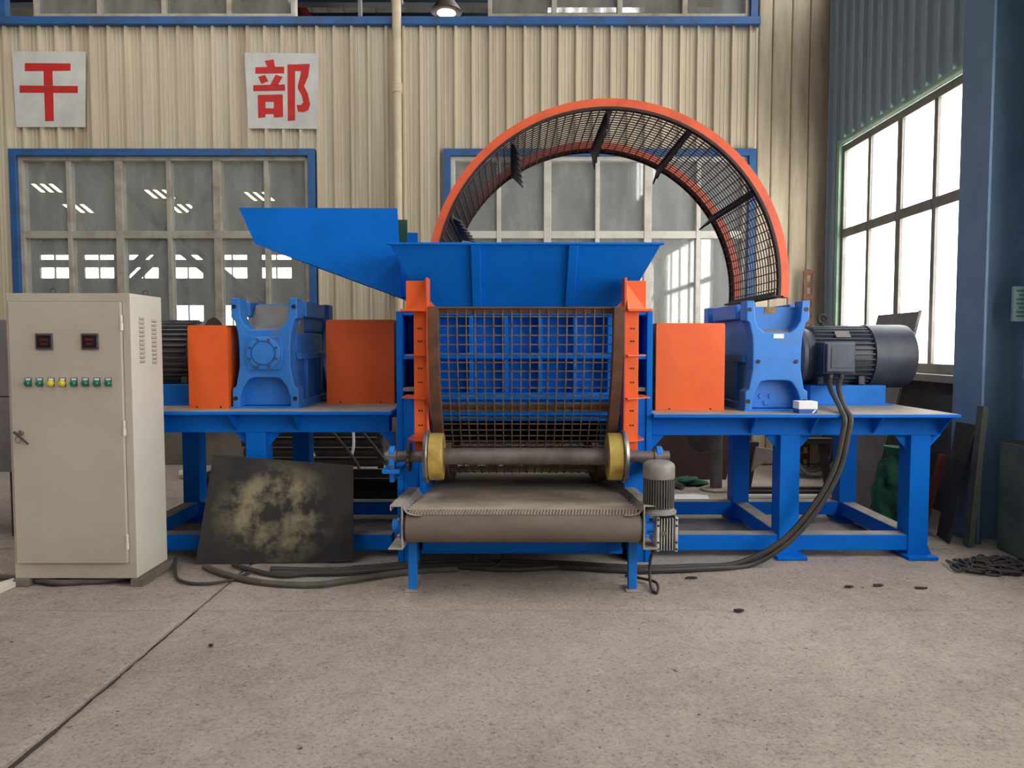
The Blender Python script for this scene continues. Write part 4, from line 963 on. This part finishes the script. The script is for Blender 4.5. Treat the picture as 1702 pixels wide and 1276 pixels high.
MB().cyl((sx, 7.6, .03), (sx, 7.6, 1.0), .062, n=20).build('tube', 'steel_dull', st, smooth=True); MB().lathe([(.05,0), (.16,0), (.16,.02), (.07,.03)], (sx, 7.6, 0), (0,0,1), 28).build('base_disc', 'steel_dusty', st, smooth=True)
# brown housing plate with a round hole
hx0, hx1, hy = xx(1080, 780, 8.2), xx(1212, 780, 8.2), 8.2
hc = at(1168, 728, hy); rr = .17
pl_ = []
n = 24
bhm = MB(); V_ = []
for k in range(n):
    a = 2*pi*k/n; V_.append((hc.x + rr*cos(a), hc.z + rr*sin(a)))
outer = []
for k in range(n):
    a = 2*pi*k/n; c_, s_ = cos(a), sin(a)
    tX = ((hx1-hc.x)/c_ if c_ > 1e-6 else (hx0-hc.x)/c_ if c_ < -1e-6 else 1e9); tZ = ((1.3-hc.z)/s_ if s_ > 1e-6 else (0-hc.z)/s_ if s_ < -1e-6 else 1e9)
    t_ = min(abs(tX), abs(tZ)); outer.append((hc.x + c_*t_, hc.z + s_*t_))
vs_ = [(x, hy, z) for x, z in V_] + [(x, hy, z) for x, z in outer] + [(x, hy+.05, z) for x, z in V_] + [(x, hy+.05, z) for x, z in outer]
fs = []
for k in range(n):
    j = (k+1) % n; fs += [(k, j, n+j, n+k), (2*n+j, 2*n+k, 3*n+k, 3*n+j), (k, 2*n+k, 2*n+j, j), (n+k, n+j, 3*n+j, 3*n+k)]
hs = tag(bhm.add(vs_, fs).build('housing_panel', 'brown_paint'), 'rusty brown machine panel with a large round hole under the right table', 'panel')
B('side_panel', 'brown_paint', hs, hx0, hx0+.05, hy+.05, hy+.5, 0, 1.3); B('rear_panel', 'dark_iron', hs, hx0+.05, hx1, hy+.4, hy+.45, 0, 1.3)  # dark rear sheet added so the round hole looks shaded inside
cable('pipe', [fl(1108, 806) + Vector((0,0,.035)), fl(1134, 814) + Vector((0,0,.035))], .034, 'steel_dull', 'short steel pipe lying on the floor beside the green net', cat='pipe')
q = [fl(1100, 833), fl(1180, 831), fl(1176, 824), fl(1150, 822), fl(1100, 823)]
MB().prism([(p.x, p.y) for p in q], .001, .008, 'z').build('paper_sheet', 'white')
tag(bpy.data.objects['paper_sheet.002'] if 'paper_sheet.002' in bpy.data.objects else bpy.data.objects['paper_sheet'], 'torn white sheet lying on the floor behind the right frame', 'sheet')
# coils of hose under the window
for k in range(9):
    c = at(1338 + (k % 3)*9, 770 - 5*(k//3), 8.70 - .055*k); rx_ = .30 + .02*(k % 4); rz_ = .30 + .02*(k % 3); c.z = rz_ + .035
    tag(MB().tube([(c.x + rx_*.9*cos(j*pi/8), c.y + .008*sin(j*pi/4+k), c.z + rz_*sin(j*pi/8)) for j in range(16)], .021, 7, 3, True).build('hose_coil', 'hose_grey' if k % 3 else 'rubber_grey', None, smooth=True), 'grey rubber hose coil bundled on the floor behind the right frame', 'hose', 'hose coils behind the right frame')
# trestle and grey offcut
tr_ = thing('trestle', 'dark iron trestle standing between the right frame legs at the back', 'trestle', (at(1355, 790, 7.7).x, 7.7, 0))
for px0, px1 in ((1362, 1374), (1322, 1312)):
    a, b = at(px0, 735, 7.7), at(px1, 808, 7.7); b.z = 0
    MB().hexa([a, a+Vector((.06,0,0)), b+Vector((.07,0,0)), b], [v + Vector((0,.06,0)) for v in (a, a+Vector((.06,0,0)), b+Vector((.07,0,0)), b)]).build('leg', 'dark_iron', tr_)
a = at(1330, 738, 7.7); B('top_bar', 'dark_iron', tr_, a.x-.1, a.x+.35, 7.68, 7.8, a.z, a.z+.06)
dk = [at(1248, 735, 7.5), at(1262, 735, 7.5), at(1247, 812, 7.5), at(1233, 812, 7.5)]; dk[2].z = dk[3].z = 0
oc = [(1256, 742), (1292, 748), (1248, 783)]; oz = [at(px, py, 7.49) for px, py in oc]
ib = thing('bar_stand', 'slanted dark iron bar with a pale triangular plate behind the right frame', 'stand', (dk[3].x, 7.5, 0))
MB().hexa(dk, [p + Vector((0,.08,0)) for p in dk]).build('bar', 'dark_iron', ib)
MB().prism([(p.x, p.z) for p in oz], 7.46, 7.498).build('triangular_plate', 'steel_dusty', ib)
for (px0, px1, py, r_, lab) in ((1240, 1400, 831, .03, 'pale pipe lying on the floor behind the right frame'), (590, 660, 793, .05, 'beige pipe lying behind the left frame beside the shredder'), (300, 345, 795, .05, 'beige pipe lying at the back near the cabinet')):
    a, b = fl(px0, py), fl(px1, py); a.z = b.z = r_
    cable('pipe', [a, b], r_, 'pale_pipe', lab)['category'] = 'pipe'
for k, py in enumerate((818, 824)):
    a, b = fl(1235, py), fl(1400, py); tag(MB().box(a.x, b.x, a.y, a.y+.06, 0, .05).build('iron_bar', 'dark_iron', bev=.004), ('nearer' if k else 'farther') + ' dark square bar lying on the floor behind the right frame', 'bar', 'bars on the floor')
# rack of dark pipes behind the left frame
rk = thing('pipe_rack', 'dark rack of black steel lengths behind the left frame', 'rack', (-2.6, 8.3, 0))
for k in range(5):
    z = .18 + .12*k; MB().cyl((-3.0, 8.3-.05*k, z), (-1.45, 8.3-.05*k, z), .05, n=14).build('steel_length', 'dark_iron', rk, smooth=True)
for x in (-2.95, -1.5): B('upright', 'dark_iron', rk, x-.03, x+.03, 8.36, 8.42, 0, .95); B('foot', 'dark_iron', rk, x-.03, x+.03, 8.0, 8.36, 0, .06)
B('cover_sheet', 'rubber', rk, -3.0, -1.45, 8.02, 8.36, .72, .76, bev=.01)
for px, s, lab in ((518, -1, 'short white plastic tube hanging behind the left table, nearer the cabinet'), (585, 1, 'short white plastic tube hanging behind the left table, nearer the shredder')):
    y_ = 7.98; pts = [at(px, 722, 8.2), at(px, 722, 8.05), at(px+s*3, 735, y_), at(px-s*4+ (3 if s > 0 else 0), 758, y_)]
    pts[0].z = .776; pts[1].z = .778
    cable('plastic_tube', pts, .016, 'white', lab)['category'] = 'tube'
for k, lab in enumerate(('black hose drooping off the dark pipe rack, left of its pair', 'black hose drooping off the dark pipe rack, right of its pair')):
    y_ = 7.86 + .05*k; x_ = -2.0 + .3*k
    cable('cable', [(x_-.5, 8.2, .78), (x_-.1, y_-.02, .82), (x_+.1, y_-.1, .6), (x_+.35, y_-.06, .25), (x_+.4, y_-.05, .02)], .016, 'rubber', lab, 'hoses on the pipe rack')
# grey boxes at the far left
gb_ = thing('grey_locker', 'grey steel box stack cut off at the left edge behind the cabinet', 'locker', (-4.5, 5.95, 0))
z1, z2, z3 = zz(531, 5.7), zz(660, 5.7), zz(784, 5.7); xr_ = xx(15, 650, 5.7)
B('upper_box', 'board_grey', gb_, -4.9, xr_, 5.7, 6.2, z2+.006, z1, bev=.006); B('lower_box', 'board_grey', gb_, -4.9, xr_+.01, 5.7, 6.2, z3, z2, bev=.006)
for x in (-4.85, xr_-.05): B('leg', 'dark_iron', gb_, x, x+.05, 5.75, 5.8, 0, z3); B('leg', 'dark_iron', gb_, x, x+.05, 6.1, 6.15, 0, z3)
# right foreground: block, chain, leaning bars, sign
blk = thing('concrete_block', 'greenish grey block with a flat top at the right edge of the floor', 'block', (3.8, 5.25, 0))
MB().box(3.58, 3.865, 5.10, 5.40, 0, zz(742, 5.1)).build('block_body', 'block', blk, bev=.012); B('block_top', 'brown_paint', blk, 3.59, 3.86, 5.11, 5.39, zz(742, 5.1), zz(742, 5.1)+.004)
def leanbar(name, a, b, w, mt, label, cat):
    a = Vector(a); b = Vector(b); d = (b-a).normalized(); n = d.cross(Vector((1,0,0))).normalized()*w/2; u = d.cross(n).normalized()*.02
    q = [a-n-u, a+n-u, b+n-u, b-n-u]; tag(MB().hexa(q, [p+2*u for p in q]).build(name, mt), label, cat)
leanbar('plank', (3.40,5.44,.01), (3.475,5.44,1.05), .07, 'wood', 'olive plank leaning on the blue column', 'plank')
leanbar('iron_bar', (3.34,5.95,.01), (3.47,5.92,.62), .05, 'red_dull', 'short dull red bar leaning beside the blue column', 'bar')
q = [(3.30,5.52,0), (3.36,5.78,0), (3.485,5.78,.9), (3.485,5.55,.9)]
tag(MB().hexa(q, [(x+.012, y, z) for x, y, z in q]).build('dark_plate', 'dark_iron'), 'dark steel plate leaning on the foot of the blue column', 'plate')
sg_ = thing('notice', 'pale green notice with small print on the blue column', 'sign', (3.6, 5.49, zz(533, 5.48)))
sx0, sz0, sz1 = xx(1684, 500, 5.48), zz(534, 5.48), zz(476, 5.48)
B('notice_board', 'sign_green', sg_, sx0, sx0+.2, 5.475, 5.499, sz0, sz1)
for k in range(7):
    z = sz1 - .03 - .031*k; B('print_line', 'sign_ink', sg_, sx0+.02 + (.02 if k % 3 == 1 else 0), sx0+.18 - (.04 if k % 2 else 0), 5.4738, 5.475, z-.008, z+.004)
# perforated rusty strip by the corner
rs = thing('perforated_strip', 'rusty perforated steel strip standing in the corner beside the right window', 'strip', (at(1343, 500, 9.0).x, 9.05, 0))
p0 = at(1336, 450, 9.05); p1 = at(1352, 450, 9.05)
w_ = p1.x-p0.x; B('strip_edge', 'rust', rs, p0.x, p0.x+w_*.35, 9.04, 9.06, 0, p0.z)
B('strip_edge', 'rust', rs, p1.x-w_*.22, p1.x, 9.04, 9.06, 0, p0.z)
zz0 = .1
while zz0 < p0.z-.05:
    B('strip_web', 'rust', rs, p0.x+w_*.35, p1.x-w_*.22, 9.04, 9.06, zz0, zz0+.07); zz0 += .15
# chain heap
chn = thing('chain_heap', 'dark rusty chain heaped on the floor at the right edge', 'chain', (fl(1670, 945).x, fl(1670, 945).y, 0))
lk_ = MB().tube([(.038*cos(j*pi/6) + (.016 if cos(j*pi/6) > 0 else -.016), .022*sin(j*pi/6), 0) for j in range(12)], .007, 6, 1, True).mesh('chain_link', 'rubber', True)
rnd = random.Random(11)
for k in range(110):
    a = k*.45; rr_ = .06 + .0022*k
    ox = rr_*cos(a)*1.15 + rnd.uniform(-.03,.03); oy = rr_*sin(a)*.6 + rnd.uniform(-.03,.03)
    inst('chain_link', lk_, chn, (ox, oy, .016 + .05*rnd.random()*max(0, 1-rr_/.34)), (rnd.uniform(-.9,.9), rnd.uniform(-.3,.3), a + pi/2 + rnd.uniform(-.5,.5)))
# bits of scrap on the floor
for k, (px, py, sz, lab) in enumerate(((1410, 976, .03, 'dark scrap flake on the floor, leftmost of three near the right frame'), (1460, 974, .045, 'dark scrap flake on the floor, middle of three near the right frame'), (1530, 978, .04, 'dark scrap flake on the floor, rightmost of three near the chain'), (1228, 1016, .04, 'dark scrap flake lying alone near the floor joint at right'), (1150, 961, .05, 'dark scrap flake beside the cord of the gear motor'), (350, 1074, .015, 'tiny dark scrap flake near the long floor joint at left'))):
    p = fl(px, py); rnd = random.Random(k)
    pts = [(p.x + sz*(.6+.5*rnd.random())*cos(a), p.y + sz*.5*(.6+.5*rnd.random())*sin(a)) for a in (0, 1.2, 2.4, 3.6, 5.0)]
    tag(MB().prism(pts, 0.0005, .006 + .006*rnd.random(), 'z').build('scrap_flake', 'dark_iron'), lab, 'scrap', 'flakes on the floor')
# pale stains gather in the middle of the leaning plate: keep them off its rim
def plate_mask():
    nt = MT['plate_black'].node_tree; N = nt.nodes; L = nt.links
    b = N['Principled BSDF']; mixes = [n for n in N if n.type == 'MIX']; mx = mixes[-1]
    tc = N.new('ShaderNodeTexCoord'); mp = N.new('ShaderNodeMapping'); mp.inputs['Location'].default_value = (.0, 0, -.86); mp.inputs['Scale'].default_value = (2.1, .2, 2.5)
    L.new(tc.outputs['Object'], mp.inputs['Vector']); g = N.new('ShaderNodeTexGradient'); g.gradient_type = 'SPHERICAL'; L.new(mp.outputs['Vector'], g.inputs['Vector'])
    r = N.new('ShaderNodeMapRange'); r.inputs['From Min'].default_value = .05; r.inputs['From Max'].default_value = .45; L.new(g.outputs['Fac'], r.inputs['Value'])
    src = mx.inputs['Factor'].links[0].from_socket
    m = N.new('ShaderNodeMath'); m.operation = 'MULTIPLY'; L.new(src, m.inputs[0]); L.new(r.outputs['Result'], m.inputs[1]); L.new(m.outputs[0], mx.inputs['Factor'])
    src.node.inputs['From Min'].default_value = .44; src.node.inputs['From Max'].default_value = .60
plate_mask()

pk = [fl(-30, 1000), fl(32, 972), fl(22, 968), fl(-45, 990)]
tag(MB().prism([(p.x, p.y) for p in pk], .0, .03, 'z').build('floor_plank', 'pale_pipe'), 'pale wooden batten on the floor at the left edge before the cabinet', 'batten')

tr2 = thing('steel_trough', 'low black steel trough on the floor behind the left frame', 'trough', (-1.95, 7.05, 0))
B('front_panel', 'dark_iron', tr2, -2.95, -1.0, 6.80, 6.82, .0, .27); B('rear_panel', 'dark_iron', tr2, -2.95, -1.0, 7.28, 7.30, .0, .27)
B('end_panel', 'dark_iron', tr2, -2.97, -2.95, 6.80, 7.30, 0, .27); B('end_panel', 'dark_iron', tr2, -1.0, -.98, 6.80, 7.30, 0, .27); B('bottom', 'dark_iron', tr2, -2.95, -1.0, 6.82, 7.28, 0, .02)
B('rim_bar', 'dark_iron', tr2, -2.97, -.98, 6.775, 6.80, .235, .27, bev=.004)
